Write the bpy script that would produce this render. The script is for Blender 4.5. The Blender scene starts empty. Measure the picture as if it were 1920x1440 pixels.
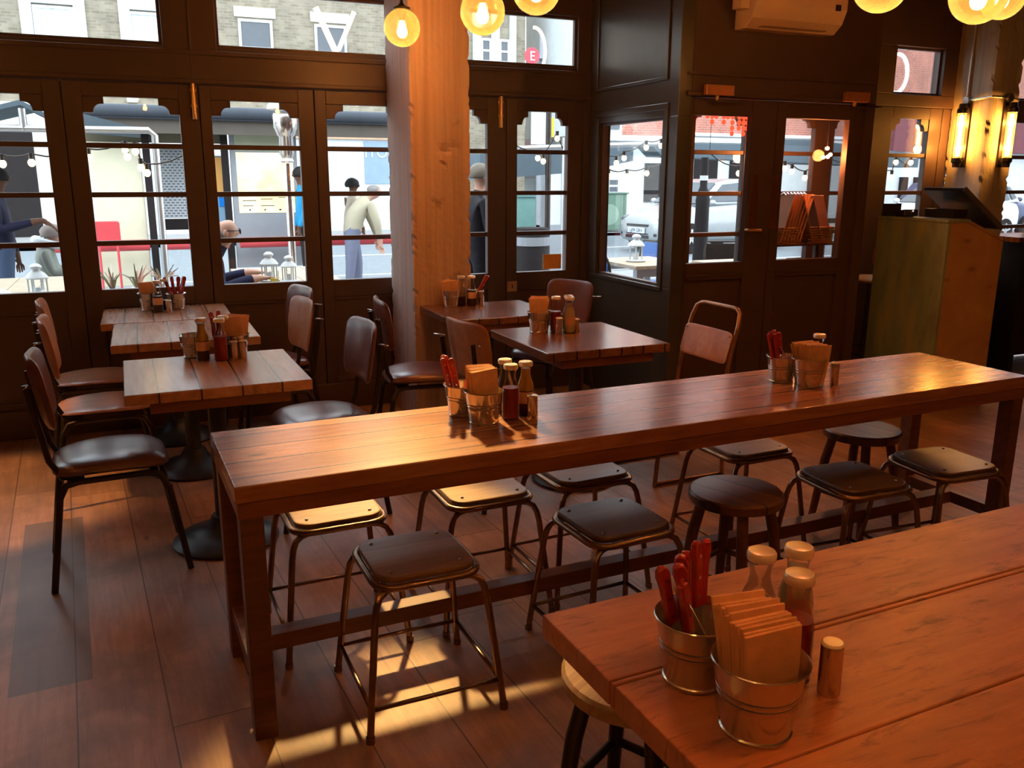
import bpy, bmesh, math, random
from mathutils import Vector, Matrix, Quaternion
PI = math.pi
R = math.radians
random.seed(7)
sc = bpy.context.scene
COL = sc.collection

# ------------------------------------------------------------------ camera
F, PITCH, ROLL, YAW, EYE = 1615.0, R(13.6), R(.22), R(23.1), 1.55
cp, sp, cr, sr = math.cos(PITCH), math.sin(PITCH), math.cos(ROLL), math.sin(ROLL)
M1 = Matrix(((1, 0, 0), (0, -sp, -cp), (0, cp, -sp)))
M2 = Matrix(((cr, -sr, 0), (sr, cr, 0), (0, 0, 1)))
M3 = Matrix(((math.cos(YAW), -math.sin(YAW), 0), (math.sin(YAW), math.cos(YAW), 0), (0, 0, 1)))
MC = M2 @ M1 @ M3
cam_d = bpy.data.cameras.new('camera')
cam = bpy.data.objects.new('camera', cam_d)
COL.objects.link(cam)
rx, ry, rz = MC[0], -MC[1], -MC[2]
cam.matrix_world = Matrix(((rx[0], ry[0], rz[0], 0), (rx[1], ry[1], rz[1], 0), (rx[2], ry[2], rz[2], EYE), (0, 0, 0, 1)))
cam_d.sensor_width = 36
cam_d.lens = F / 1920 * 36
cam_d.clip_start = .05
cam_d.clip_end = 300
sc.camera = cam

# ------------------------------------------------------------------ view, sky, light levels
sc.view_settings.view_transform = 'Standard'
sc.view_settings.look = 'None'
sc.view_settings.exposure = 1.6
sc.view_settings.gamma = 1
sc.view_settings.use_curve_mapping = False
SKY = 1.6
LAMP = 160.0            # watts of each pendant bulb
AMBER = (1, .30, .075)
w = bpy.data.worlds.new('sky'); sc.world = w; w.use_nodes = True
wn = w.node_tree.nodes; wl = w.node_tree.links
bg = wn['Background']; bg.inputs[1].default_value = SKY
tcw = wn.new('ShaderNodeTexCoord'); mpw = wn.new('ShaderNodeMapping'); mpw.inputs['Scale'].default_value = (1, 1, 3)
nzw = wn.new('ShaderNodeTexNoise'); nzw.inputs['Scale'].default_value = 1.6; nzw.inputs['Detail'].default_value = 4
rpw = wn.new('ShaderNodeValToRGB')
rpw.color_ramp.elements[0].color = (.70, .86, 1, 1); rpw.color_ramp.elements[0].position = .35
rpw.color_ramp.elements[1].color = (.96, .98, 1, 1); rpw.color_ramp.elements[1].position = .65
wl.new(tcw.outputs['Generated'], mpw.inputs[0]); wl.new(mpw.outputs[0], nzw.inputs[0])
wl.new(nzw.outputs[0], rpw.inputs[0]); wl.new(rpw.outputs[0], bg.inputs[0])
sc.cycles.max_bounces = 8
sc.cycles.transparent_max_bounces = 16
sc.cycles.caustics_reflective = False
sc.cycles.caustics_refractive = False
sc.cycles.sample_clamp_indirect = 4
sc.cycles.use_denoising = True

# ------------------------------------------------------------------ mesh helpers
class MB:
    def __init__(s): s.v = []; s.f = []; s.m = []; s.cur = 0
    def add(s, vs, fs, T=None):
        n = len(s.v)
        for p in vs:
            p = Vector(p)
            if T is not None: p = T @ p
            s.v.append(p)
        for f in fs: s.f.append([i + n for i in f]); s.m.append(s.cur)
        return s
    def box(s, x0, y0, z0, x1, y1, z1, T=None):
        return s.add([(x0, y0, z0), (x1, y0, z0), (x1, y1, z0), (x0, y1, z0), (x0, y0, z1), (x1, y0, z1), (x1, y1, z1), (x0, y1, z1)],
                     [(0, 3, 2, 1), (4, 5, 6, 7), (0, 1, 5, 4), (1, 2, 6, 5), (2, 3, 7, 6), (3, 0, 4, 7)], T)
    def cbox(s, c, d, T=None):
        return s.box(c[0]-d[0]/2, c[1]-d[1]/2, c[2]-d[2]/2, c[0]+d[0]/2, c[1]+d[1]/2, c[2]+d[2]/2, T)
    def prism(s, pts, z0, z1, T=None):
        n = len(pts)
        vs = [(p[0], p[1], z0) for p in pts] + [(p[0], p[1], z1) for p in pts]
        fs = [list(range(n))[::-1], list(range(n, 2*n))] + [(i, (i+1) % n, n+(i+1) % n, n+i) for i in range(n)]
        return s.add(vs, fs, T)
    def lathe(s, prof, n=24, T=None, cap0=True, cap1=True):
        vs = []; fs = []
        for r, z in prof:
            for i in range(n):
                a = 2*PI*i/n; vs.append((r*math.cos(a), r*math.sin(a), z))
        for j in range(len(prof)-1):
            for i in range(n):
                fs.append((j*n+i, j*n+(i+1) % n, (j+1)*n+(i+1) % n, (j+1)*n+i))
        if cap0: fs.append(list(range(n))[::-1])
        if cap1: fs.append([(len(prof)-1)*n+i for i in range(n)])
        return s.add(vs, fs, T)
    def tube(s, pts, r, n=8, closed=False, T=None, flat=None):
        pts = [Vector(p) for p in pts]; m = len(pts); rs = r if isinstance(r, (list, tuple)) else [r]*m
        vs = []; fs = []; up = None
        for i, p in enumerate(pts):
            a = pts[(i-1) % m] if (closed or i > 0) else p
            b = pts[(i+1) % m] if (closed or i < m-1) else p
            d = (b-a)
            if d.length < 1e-9: d = Vector((0, 0, 1))
            d.normalize()
            if up is None:
                up = Vector((0, 0, 1)) if abs(d.z) < .9 else Vector((1, 0, 0))
            u = (up - d*up.dot(d))
            if u.length < 1e-6: u = d.orthogonal()
            u.normalize(); up = u; q = d.cross(u)
            for k in range(n):
                t = 2*PI*k/n
                vs.append(p + u*math.cos(t)*rs[i] + q*math.sin(t)*rs[i]*(flat or 1))
        for j in range(m if closed else m-1):
            for k in range(n):
                fs.append((j*n+k, j*n+(k+1) % n, ((j+1) % m)*n+(k+1) % n, ((j+1) % m)*n+k))
        if not closed:
            fs.append(list(range(n))[::-1]); fs.append([(m-1)*n+k for k in range(n)])
        return s.add(vs, fs, T)
    def ball(s, c, r, n=12, m=8, T=None):
        if not isinstance(r, (tuple, list)): r = (r, r, r)
        vs = [(c[0], c[1], c[2]-r[2])]; fs = []
        for j in range(1, m):
            t = -PI/2 + PI*j/m
            for i in range(n):
                a = 2*PI*i/n
                vs.append((c[0]+r[0]*math.cos(t)*math.cos(a), c[1]+r[1]*math.cos(t)*math.sin(a), c[2]+r[2]*math.sin(t)))
        vs.append((c[0], c[1], c[2]+r[2]))
        for i in range(n): fs.append((0, 1+(i+1) % n, 1+i))
        for j in range(m-2):
            for i in range(n): fs.append((1+j*n+i, 1+j*n+(i+1) % n, 1+(j+1)*n+(i+1) % n, 1+(j+1)*n+i))
        l = len(vs)-1
        for i in range(n): fs.append((l, 1+(m-2)*n+i, 1+(m-2)*n+(i+1) % n))
        return s.add(vs, fs, T)
    def pad(s, w, h, th, ex=4, puff=3, fn=None, n=40, rings=7, back=1.0):
        """rounded-rectangle cushion in the local XY plane, soft on top and below; fn bends each point"""
        def out(a, k):
            c, q = math.cos(a), math.sin(a)
            return (w/2*k*math.copysign(abs(c)**(2/ex), c), h/2*k*math.copysign(abs(q)**(2/ex), q))
        vs = []; fs = []
        for side in (1, -1):
            b = len(vs); vs.append((0, 0, side*th/2*(back if side < 0 else 1)))
            for j in range(1, rings+1):
                k = math.sin(j/rings*PI/2)
                z = side*th/2*max(0, 1-k**puff)**.5*(back if side < 0 else 1)
                for i in range(n): x, y = out(2*PI*i/n, k); vs.append((x, y, z))
            for i in range(n):
                q = (b, b+1+i, b+1+(i+1) % n); fs.append(q if side > 0 else q[::-1])
            for j in range(rings-1):
                for i in range(n):
                    q = (b+1+j*n+i, b+1+(j+1)*n+i, b+1+(j+1)*n+(i+1) % n, b+1+j*n+(i+1) % n); fs.append(q if side > 0 else q[::-1])
        if fn: vs = [fn(Vector(p)) for p in vs]
        return s.add(vs, fs)

def ob(name, mb, mat, parent=None, smooth=False, bevel=0, weld=False, loc=None, rot=None):
    me = bpy.data.meshes.new(name)
    me.from_pydata([tuple(v) for v in mb.v], [], mb.f)
    mats = mat if isinstance(mat, (list, tuple)) else [mat]
    for m in mats: me.materials.append(m)
    if len(mats) > 1:
        for p, i in zip(me.polygons, mb.m): p.material_index = min(i, len(mats)-1)
    if weld:
        bm = bmesh.new(); bm.from_mesh(me); bmesh.ops.remove_doubles(bm, verts=bm.verts, dist=1e-5); bm.to_mesh(me); bm.free()
    if smooth:
        for p in me.polygons: p.use_smooth = True
        if smooth == 'auto':
            try: me.set_sharp_from_angle(angle=R(40))
            except Exception: pass
    me.update()
    o = bpy.data.objects.new(name, me); COL.objects.link(o)
    if parent is not None: o.parent = parent
    if loc is not None: o.location = loc
    if rot is not None: o.rotation_euler = rot
    if bevel:
        b = o.modifiers.new('bevel', 'BEVEL'); b.width = bevel; b.segments = 2; b.limit_method = 'ANGLE'; b.angle_limit = R(50)
    return o

def tag(o, label=None, cat=None, group=None, kind=None):
    if label: o['label'] = label
    if cat: o['category'] = cat
    if group: o['group'] = group
    if kind: o['kind'] = kind
    return o
def thing(name, label, cat, loc=(0, 0, 0), rz=0, group=None):
    o = bpy.data.objects.new(name, None); COL.objects.link(o); o.empty_display_size = .1
    o.location = loc; o.rotation_euler = (0, 0, rz)
    return tag(o, label, cat, group)
def struct(name, mb, mat, **k):
    o = ob(name, mb, mat, **k); o['kind'] = 'structure'; return o
KIDS = {}
def copy_tree(o, parent=None, label=None):
    c = o.copy(); COL.objects.link(c)
    if parent is not None: c.parent = parent
    if label: c['label'] = label
    for ch in list(o.children): copy_tree(ch, c)
    return c
def T(x=0, y=0, z=0, rx=0, ry=0, rz=0):
    return Matrix.Translation((x, y, z)) @ Matrix.Rotation(rz, 4, 'Z') @ Matrix.Rotation(ry, 4, 'Y') @ Matrix.Rotation(rx, 4, 'X')
def rrect(w, h, r, n=5):
    pts = []
    for cx, cy, a0 in ((w/2-r, h/2-r, 0), (-w/2+r, h/2-r, 90), (-w/2+r, -h/2+r, 180), (w/2-r, -h/2+r, 270)):
        for i in range(n+1):
            a = R(a0+90*i/n); pts.append((cx+r*math.cos(a), cy+r*math.sin(a)))
    return pts

# ------------------------------------------------------------------ materials
class NT:
    def __init__(s, name):
        s.mat = bpy.data.materials.new(name); s.mat.use_nodes = True
        s.t = s.mat.node_tree; s.t.nodes.clear()
        s.out = s.n('OutputMaterial')
    def n(s, typ, **k):
        o = s.t.nodes.new('ShaderNode'+typ)
        for a, b in k.items(): setattr(o, a, b)
        return o
    def l(s, a, b): s.t.links.new(a, b)
    def put(s, sock, v):
        if hasattr(v, 'links') or hasattr(v, 'is_linked'): s.l(v, sock)
        else: sock.default_value = v
    def math(s, op, a, b=0.0, c=None):
        m = s.n('Math', operation=op); s.put(m.inputs[0], a); s.put(m.inputs[1], b)
        if c is not None: s.put(m.inputs[2], c)
        return m.outputs[0]
    def mix(s, f, a, b, blend='MIX'):
        m = s.n('Mix', data_type='RGBA', blend_type=blend); s.put(m.inputs[0], f)
        for i, v in ((6, a), (7, b)):
            s.put(m.inputs[i], tuple(v)+(1,) if isinstance(v, tuple) and len(v) == 3 else v)
        return m.outputs[2]
    def ramp(s, f, stops):
        r = s.n('ValToRGB'); s.l(f, r.inputs[0]); e = r.color_ramp.elements
        while len(e) < len(stops): e.new(.5)
        for i, (p, c) in enumerate(stops): e[i].position = p; e[i].color = tuple(c)+(1,) if len(c) == 3 else c
        return r.outputs[0]
    def noise(s, vec, scale, detail=3, rough=.5, dist=0):
        n = s.n('TexNoise'); s.l(vec, n.inputs['Vector']); n.inputs['Scale'].default_value = scale
        n.inputs['Detail'].default_value = detail; n.inputs['Roughness'].default_value = rough; n.inputs['Distortion'].default_value = dist
        return n.outputs[0]
    def coord(s, rot=0, scale=(1, 1, 1), loc=(0, 0, 0), kind='Object'):
        t = s.n('TexCoord'); m = s.n('Mapping'); s.l(t.outputs[kind], m.inputs[0])
        m.inputs['Rotation'].default_value = rot if isinstance(rot, tuple) else (0, 0, rot)
        m.inputs['Scale'].default_value = scale; m.inputs['Location'].default_value = loc
        return m.outputs[0]
    def bsdf(s, color, rough=.5, metal=0, bump=None, bstr=.2, bdist=.01, **k):
        b = s.n('BsdfPrincipled')
        s.put(b.inputs['Base Color'], tuple(color)+(1,) if isinstance(color, tuple) and len(color) == 3 else color)
        s.put(b.inputs['Roughness'], rough); s.put(b.inputs['Metallic'], metal)
        for a, v in k.items(): s.put(b.inputs[a.replace('_', ' ')], v)
        if bump is not None:
            q = s.n('Bump'); q.inputs['Strength'].default_value = bstr; q.inputs['Distance'].default_value = bdist
            s.l(bump, q.inputs['Height']); s.l(q.outputs[0], b.inputs['Normal'])
        s.l(b.outputs[0], s.out.inputs[0]); return s.mat

def plain(name, col, rough=.5, metal=0, var=.12, scale=8, bump=.05, **k):
    n = NT(name); c = n.coord(); z = n.noise(c, scale, 4, .6)
    dark = tuple(x*(1-var) for x in col); light = tuple(min(1, x*(1+var)) for x in col)
    return n.bsdf(n.ramp(z, [(.3, dark), (.7, light)]), rough, metal, z, bump, **k)

def wood(name, a, b, plank=.12, axis=0, rough=.32, seam=True, knots=True, rot=0, length=0, grey=0, extra=None, grain=1.0, coat=0, spec=.5, endvar=.5, seamw=.008, seamd=.12):
    """planks run along `axis` (0 = X, 1 = Y) of the object, `plank` wide"""
    n = NT(name); c = n.coord(rot=rot)
    sx = n.n('SeparateXYZ'); n.l(c, sx.inputs[0])
    u, v, zz = (sx.outputs[0], sx.outputs[1], sx.outputs[2]) if axis == 0 else (sx.outputs[1], sx.outputs[0], sx.outputs[2])
    pv = n.math('DIVIDE', v, plank); idx = n.math('FLOOR', n.math('ADD', pv, .5)); fr = n.math('FRACT', n.math('ADD', pv, .5))
    wn_ = n.n('TexWhiteNoise', noise_dimensions='1D'); n.l(idx, wn_.inputs['W'])
    rnd = wn_.outputs['Value']
    if length:
        pu = n.math('ADD', n.math('DIVIDE', u, length), n.math('MULTIPLY', rnd, 7.3)); iu = n.math('FLOOR', pu); fu = n.math('FRACT', pu)
        w2 = n.n('TexWhiteNoise', noise_dimensions='2D'); cb = n.n('CombineXYZ'); n.l(iu, cb.inputs[0]); n.l(idx, cb.inputs[1]); n.l(cb.outputs[0], w2.inputs['Vector'])
        rnd = w2.outputs['Value']
    cb = n.n('CombineXYZ'); n.l(n.math('ADD', u, n.math('MULTIPLY', rnd, 13.7)), cb.inputs[0]); n.l(n.math('MULTIPLY', v, 9.0), cb.inputs[1])
    n.l(n.math('MULTIPLY', zz, 9.0), cb.inputs[2])
    g = n.noise(cb.outputs[0], 2.2*grain, 5, .62, .9)
    cb2 = n.n('CombineXYZ'); n.l(n.math('ADD', n.math('MULTIPLY', u, 3.0), n.math('MULTIPLY', rnd, 5.1)), cb2.inputs[0]); n.l(n.math('MULTIPLY', v, 60.0), cb2.inputs[1]); n.l(n.math('MULTIPLY', zz, 60.0), cb2.inputs[2])
    fine = n.noise(cb2.outputs[0], 1.5*grain, 3, .6)
    mixv = n.math('ADD', n.math('MULTIPLY', g, .75), n.math('MULTIPLY', fine, .25))
    mixv = n.math('ADD', mixv, n.math('MULTIPLY', n.math('SUBTRACT', rnd, .5), .28*endvar*2))
    col = n.ramp(mixv, [(.28, b), (.5, tuple((x+y)/2 for x, y in zip(a, b))), (.68, a)])
    if grey: col = n.mix(n.math('MULTIPLY', n.noise(c, 1.3, 3), grey), col, (.12, .11, .12))
    height = mixv
    if knots:
        cb3 = n.n('CombineXYZ'); n.l(n.math('MULTIPLY', u, 1.6), cb3.inputs[0]); n.l(n.math('MULTIPLY', v, 4.2), cb3.inputs[1]); n.l(rnd, cb3.inputs[2])
        vo = n.n('TexVoronoi'); n.l(cb3.outputs[0], vo.inputs['Vector']); vo.inputs['Scale'].default_value = 1.25
        k = n.ramp(vo.outputs['Distance'], [(.03, (1, 1, 1)), (.075, (0, 0, 0))])
        col = n.mix(n.math('MULTIPLY', k, .75), col, tuple(x*.22 for x in b))
    if extra: col = extra(n, u, v, col)
    if seam:
        d = n.math('MINIMUM', fr, n.math('SUBTRACT', 1.0, fr)); d = n.math('MULTIPLY', d, plank)
        if length:
            e = n.math('MULTIPLY', n.math('MINIMUM', fu, n.math('SUBTRACT', 1.0, fu)), length); d = n.math('MINIMUM', d, e)
        s_ = n.ramp(n.math('DIVIDE', d, seamw), [(.25, (0, 0, 0)), (.60, (1, 1, 1))])
        col = n.mix(s_, tuple(x*seamd for x in b), col)
        height = n.math('MULTIPLY', height, n.math('ADD', .25, n.math('MULTIPLY', s_, .75)))
    rg = n.math('ADD', rough-.03, n.math('MULTIPLY', mixv, .06))
    return n.bsdf(col, rg, 0, height, .03, .002, Coat_Weight=coat, Coat_Roughness=.15, Specular_IOR_Level=spec)

def glass_thin(name, tint=(1, 1, 1), refl=1.0, rough=0.0, ior=1.5):
    n = NT(name); t = n.n('BsdfTransparent'); t.inputs[0].default_value = tint+(1,)
    g = n.n('BsdfGlossy'); g.inputs['Roughness'].default_value = rough
    f = n.n('Fresnel'); f.inputs[0].default_value = ior
    m = n.n('MixShader'); n.l(n.math('MULTIPLY', f.outputs[0], refl), m.inputs[0]); n.l(t.outputs[0], m.inputs[1]); n.l(g.outputs[0], m.inputs[2])
    n.l(m.outputs[0], n.out.inputs[0]); return n.mat
def emit(name, col, st):
    n = NT(name); e = n.n('Emission'); e.inputs[0].default_value = tuple(col)+(1,); e.inputs[1].default_value = st
    n.l(e.outputs[0], n.out.inputs[0]); return n.mat
def brick(name, c1, c2, mortar, scale=1.0, rot=(R(90), 0, 0), bw=.225, rh=.075):
    n = NT(name); c = n.coord(rot=rot); b = n.n('TexBrick'); n.l(c, b.inputs['Vector'])
    b.inputs['Color1'].default_value = c1+(1,); b.inputs['Color2'].default_value = c2+(1,); b.inputs['Mortar'].default_value = mortar+(1,)
    b.inputs['Scale'].default_value = scale; b.inputs['Brick Width'].default_value = bw; b.inputs['Row Height'].default_value = rh; b.inputs['Mortar Size'].default_value = .012
    z = n.noise(n.coord(), 2.5, 4); col = n.mix(.35, b.outputs[0], n.ramp(z, [(.3, tuple(x*.6 for x in c1)), (.7, tuple(min(1, x*1.4) for x in c2))]))
    return n.bsdf(col, .9, 0, b.outputs[1], -.2)

# floor: wide reclaimed boards running away from the camera, one greyer board at the left
def floor_extra(n, u, v, col):
    m = n.math('MULTIPLY', n.math('GREATER_THAN', u, 2.76), n.math('LESS_THAN', u, 4.25))
    m = n.math('MULTIPLY', m, n.math('MULTIPLY', n.math('GREATER_THAN', v, -.311), n.math('LESS_THAN', v, -.075)))
    col = n.mix(n.math('MULTIPLY', m, .72), col, (.10, .085, .075))
    c = n.coord(scale=(1, 1, 1)); st = n.noise(c, 2.6, 5, .6, .4)
    col = n.mix(n.ramp(st, [(.42, (0, 0, 0)), (.62, (.55, .55, .55))]), col, (.13, .085, .055))
    return n.mix(n.ramp(n.noise(c, 1.1, 3), [(.5, (0, 0, 0)), (.72, (.4, .4, .4))]), col, (.58, .40, .25))
M_FLOOR = wood('floor_boards', (.50, .30, .19), (.27, .145, .085), plank=.245, axis=1, rough=.42, rot=R(-3.9), length=2.6, extra=floor_extra, spec=.4, endvar=.5, seamw=.005, seamd=.42)
M_TABLE = wood('table_pine', (.52, .235, .115), (.26, .095, .045), plank=.135, axis=0, rough=.27, length=0, spec=.55, endvar=.35, coat=.25)
M_TABLE2 = wood('table_pine_small', (.60, .33, .20), (.33, .155, .085), plank=.150, axis=1, rough=.26, spec=.55, endvar=.35, coat=.25)
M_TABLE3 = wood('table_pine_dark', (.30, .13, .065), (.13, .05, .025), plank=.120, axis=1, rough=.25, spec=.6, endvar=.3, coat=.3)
def scars(n, u, v, col):
    c = n.coord(scale=(6, 26, 6)); s_ = n.noise(c, 1.6, 4, .7, .5)
    return n.mix(n.ramp(s_, [(.54, (0, 0, 0)), (.72, (.75, .75, .75))]), n.mix(n.ramp(n.noise(n.coord(scale=(1.5, 3, 1)), 2.4, 4, .6), [(.45, (0, 0, 0)), (.7, (.5, .5, .5))]), col, (.26, .10, .045)), (.13, .05, .022))
M_COMM = wood('communal_table_boards', (.60, .27, .12), (.38, .145, .06), plank=.27, axis=0, rough=.42, extra=scars, knots=False, seam=False, spec=.4, endvar=.2)
M_EDGE = wood('table_edge', (.36, .13, .055), (.17, .055, .024), seam=False, rough=.4, knots=False)
M_LEGW = wood('stained_leg_wood', (.21, .085, .042), (.10, .038, .02), seam=False, rough=.42, knots=False)
M_SEATW = wood('stool_seat_wood', (.34, .22, .13), (.15, .085, .05), seam=False, knots=False, rough=.36, grain=1.6, spec=.6)
M_SEATD = wood('stool_seat_dark_wood', (.15, .095, .065), (.06, .035, .025), seam=False, knots=False, rough=.36, grain=1.6, spec=.6)  # same wood as the other square seats, darkened for those out of the light
M_SEATP = wood('stool_seat_pale_lit_wood', (.62, .44, .25), (.36, .22, .11), seam=False, knots=False, rough=.36, grain=1.6, spec=.5)  # on the square stools: the same wood, lamp light put into a paler colour
M_PLY = wood('chair_plywood', (.64, .33, .17), (.46, .20, .10), seam=False, knots=False, rough=.33, grain=.7)
M_BRONZE = plain('bronzed_steel', (.30, .19, .12), .27, .9, .25, 20, .02)
M_IRON = plain('dark_steel', (.045, .037, .032), .38, .6, .2, 20, .03)
M_CAST = plain('black_cast_iron', (.05, .055, .062), .42, .3, .2, 30, .06)
M_CHROME = plain('polished_metal', (.75, .70, .66), .18, 1, .05, 10, .0)
M_BRASS = plain('brass', (.95, .55, .22), .32, 1, .1, 20, .01)
M_LEATHER = plain('oxblood_leather', (.17, .062, .045), .30, 0, .22, 9, .12, Specular_IOR_Level=.7)
M_LEATHER2 = plain('dark_brown_leather', (.13, .05, .042), .28, 0, .22, 9, .12, Specular_IOR_Level=.8)
M_PAINT = plain('dark_shopfront_paint', (.082, .050, .042), .42, 0, .10, 3, .03, Specular_IOR_Level=.5)
M_PAINT2 = plain('dark_wall_paint', (.075, .042, .034), .55, 0, .12, 3, .04)
M_CEIL = plain('ceiling_paint', (.10, .075, .055), .7, 0, .1, 3, .03)
M_GLASS = glass_thin('window_glass', (1, 1, 1), .5)
M_BGLASS = glass_thin('bottle_glass', (.97, .97, .96), .6)
def globe_glass():
    n = NT('globe_glass'); t = n.n('BsdfTransparent'); t.inputs[0].default_value = (1, .88, .66, 1)
    g = n.n('BsdfGlossy'); g.inputs['Roughness'].default_value = .04; d = n.n('BsdfTranslucent'); d.inputs[0].default_value = (1, .72, .34, 1)
    f = n.n('LayerWeight'); f.inputs[0].default_value = .35
    m = n.n('MixShader'); n.l(n.math('ADD', .10, n.math('MULTIPLY', f.outputs['Facing'], .35)), m.inputs[0]); n.l(t.outputs[0], m.inputs[1]); n.l(d.outputs[0], m.inputs[2])
    m2 = n.n('MixShader'); fr = n.n('Fresnel'); fr.inputs[0].default_value = 1.45; n.l(fr.outputs[0], m2.inputs[0]); n.l(m.outputs[0], m2.inputs[1]); n.l(g.outputs[0], m2.inputs[2])
    n.l(m2.outputs[0], n.out.inputs[0]); return n.mat
M_GLOBE = globe_glass()
M_KETCH = plain('ketchup', (.33, .022, .012), .35, 0, .1)
M_MUST = plain('mustard', (.62, .36, .05), .35, 0, .1)
M_BROWNS = plain('brown_sauce', (.07, .025, .012), .3, 0, .1)
M_MAYO = plain('pale_sauce', (.62, .50, .32), .4, 0, .1)
M_CAP = plain('white_gold_cap', (.90, .80, .64), .22, .25, .05)
M_LABEL = plain('bottle_label', (.72, .42, .28), .6, 0, .05)
M_NAP = plain('kraft_napkin', (.74, .42, .23), .85, 0, .10, 30, .08)
M_KNIFE = plain('red_knife_handle', (.42, .03, .018), .22, 0, .25, 12, .01, Specular_IOR_Level=.7)
M_WICK = plain('wicker', (.30, .14, .06), .6, 0, .3, 60, .3)
def zinc(name, col, rough):
    n = NT(name); c = n.coord(scale=(1, 1, .25)); z = n.noise(c, 30, 4, .7); y = n.noise(n.coord(), 9, 2)
    cc = n.mix(y, tuple(x*.8 for x in col), col)
    return n.bsdf(cc, n.math('ADD', rough, n.math('MULTIPLY', z, .14)), .95, z, .06)
M_ZINC = zinc('galvanised_bucket', (.80, .74, .66), .12)
M_STEELP = zinc('galvanised_pole', (.55, .57, .58), .3)
# board-marked concrete column: grey-pink, scored vertically, with stains and chips
def concrete(name, a, b):
    n = NT(name); c = n.coord(scale=(14, 14, .35)); z = n.noise(c, 2.2, 4, .6); c2 = n.coord(); z2 = n.noise(c2, 5, 5, .65); z3 = n.noise(c2, 22, 3)
    col = n.ramp(z, [(.3, b), (.65, a)])
    col = n.mix(n.ramp(z2, [(.62, (0, 0, 0)), (.72, (.6, .6, .6))]), col, tuple(x*.45 for x in b))
    return n.bsdf(col, .75, 0, n.math('ADD', n.math('MULTIPLY', z, .6), n.math('MULTIPLY', z3, .4)), .5, .01)
M_CONC = concrete('board_marked_concrete', (.60, .44, .37), (.44, .31, .26))
M_CONC2 = concrete('plastered_column', (.46, .42, .33), (.34, .30, .24))

# ================================================================== THE ROOM
FA, FC, DW = 5.72, 5.15, 4.60      # front glazing, set-back glazing by the host stand, inner doors
mb = MB().box(-3, -3, -.06, 8.6, FA+.05, 0); struct('floor', mb, M_FLOOR)
mb = MB().box(-3, -3, 3.1, 4.6, FA+.12, 3.2).box(4.6, -3, 3.1, 8.6, FC+.12, 3.2); struct('ceiling', mb, M_CEIL)
struct('wall_left', MB().box(-3.1, -3, 0, -3, FA, 3.1), M_PAINT2)
struct('wall_right', MB().box(8.6, -3, 0, 8.7, FC+.1, 3.1), M_PAINT2)
struct('wall_front', MB().box(-3, -3.1, 0, 8.6, -3, 3.1), M_PAINT2)

ZB, ZT = .872, 1.985
BARS = (1.147, 1.431, 1.713)
NDOOR = [0]
def leaf(x0, x1, p0, p1, Y, mat=M_PAINT, notch=True, name='door'):
    """glazed bifold leaf: stiles, rails, three glazing bars, shaped top corners, panelled bottom"""
    NDOOR[0] += 1
    y0, y1 = Y, Y+.05
    m = MB(); g = .0025
    m.box(x0+g, y0, .015, p0, y1, 2.068); m.box(p1, y0, .015, x1-g, y1, 2.068)
    m.box(p0, y0, ZT, p1, y1, 2.068); m.box(p0, y0, .76, p1, y1, ZB); m.box(p0, y0, .015, p1, y1, .20)
    m.box(p0, y0+.018, .20, p1, y1-.012, .76)
    m.box(p0, y0+.006, .19, p1, y0+.018, .215); m.box(p0, y0+.006, .74, p1, y0+.018, .765)
    for z in BARS: m.box(p0, y0+.008, z-.015, p1, y1-.008, z+.015)
    if notch:
        k = min(1, (p1-p0)/.52)
        for s, q in ((1, p0), (-1, p1)):
            a = .055*k; r = .042*k; h = ZT-1.895
            pts = [(0, 0), (0, -h), (a, -h)] + [(a+r-r*math.cos(R(t)), -h+.005+(.045)*math.sin(R(t))) for t in (0, 22, 45, 67, 90)] + [(a+r+.016*k, -h+.05), (a+r+.016*k, 0)]
            pts = [(q+s*x, ZT+z) for x, z in pts]
            TT = Matrix(((1, 0, 0, 0), (0, 0, 1, 0), (0, 1, 0, 0), (0, 0, 0, 1)))
            if s > 0: pts = pts[::-1]
            m.prism(pts, y0+.006, y1-.006, TT)
    m.box(x0-.012 if x0 > -1.8 else x0, y1+.001, .015, x0+.02, y1+.012, 2.068)
    o = struct(name+'_%d' % NDOOR[0], m, mat, bevel=.003)
    ob('pane', MB().box(p0-.004, Y+.024, ZB-.004, p1+.004, Y+.028, ZT+.004), M_GLASS, o)
    return o
A = [leaf(-1.835, -1.10, -1.70, -1.18, FA), leaf(-1.10, -.345, -.965, -.443, FA), leaf(-.345, .392, -.243, .277, FA), leaf(.392, 1.078, .459, .978, FA),
     leaf(1.078, 1.72, 1.152, 1.66, FA), leaf(1.72, 2.39, 1.80, 2.25, FA), leaf(2.39, 2.985, 2.473, 2.868, FA)]
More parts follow.
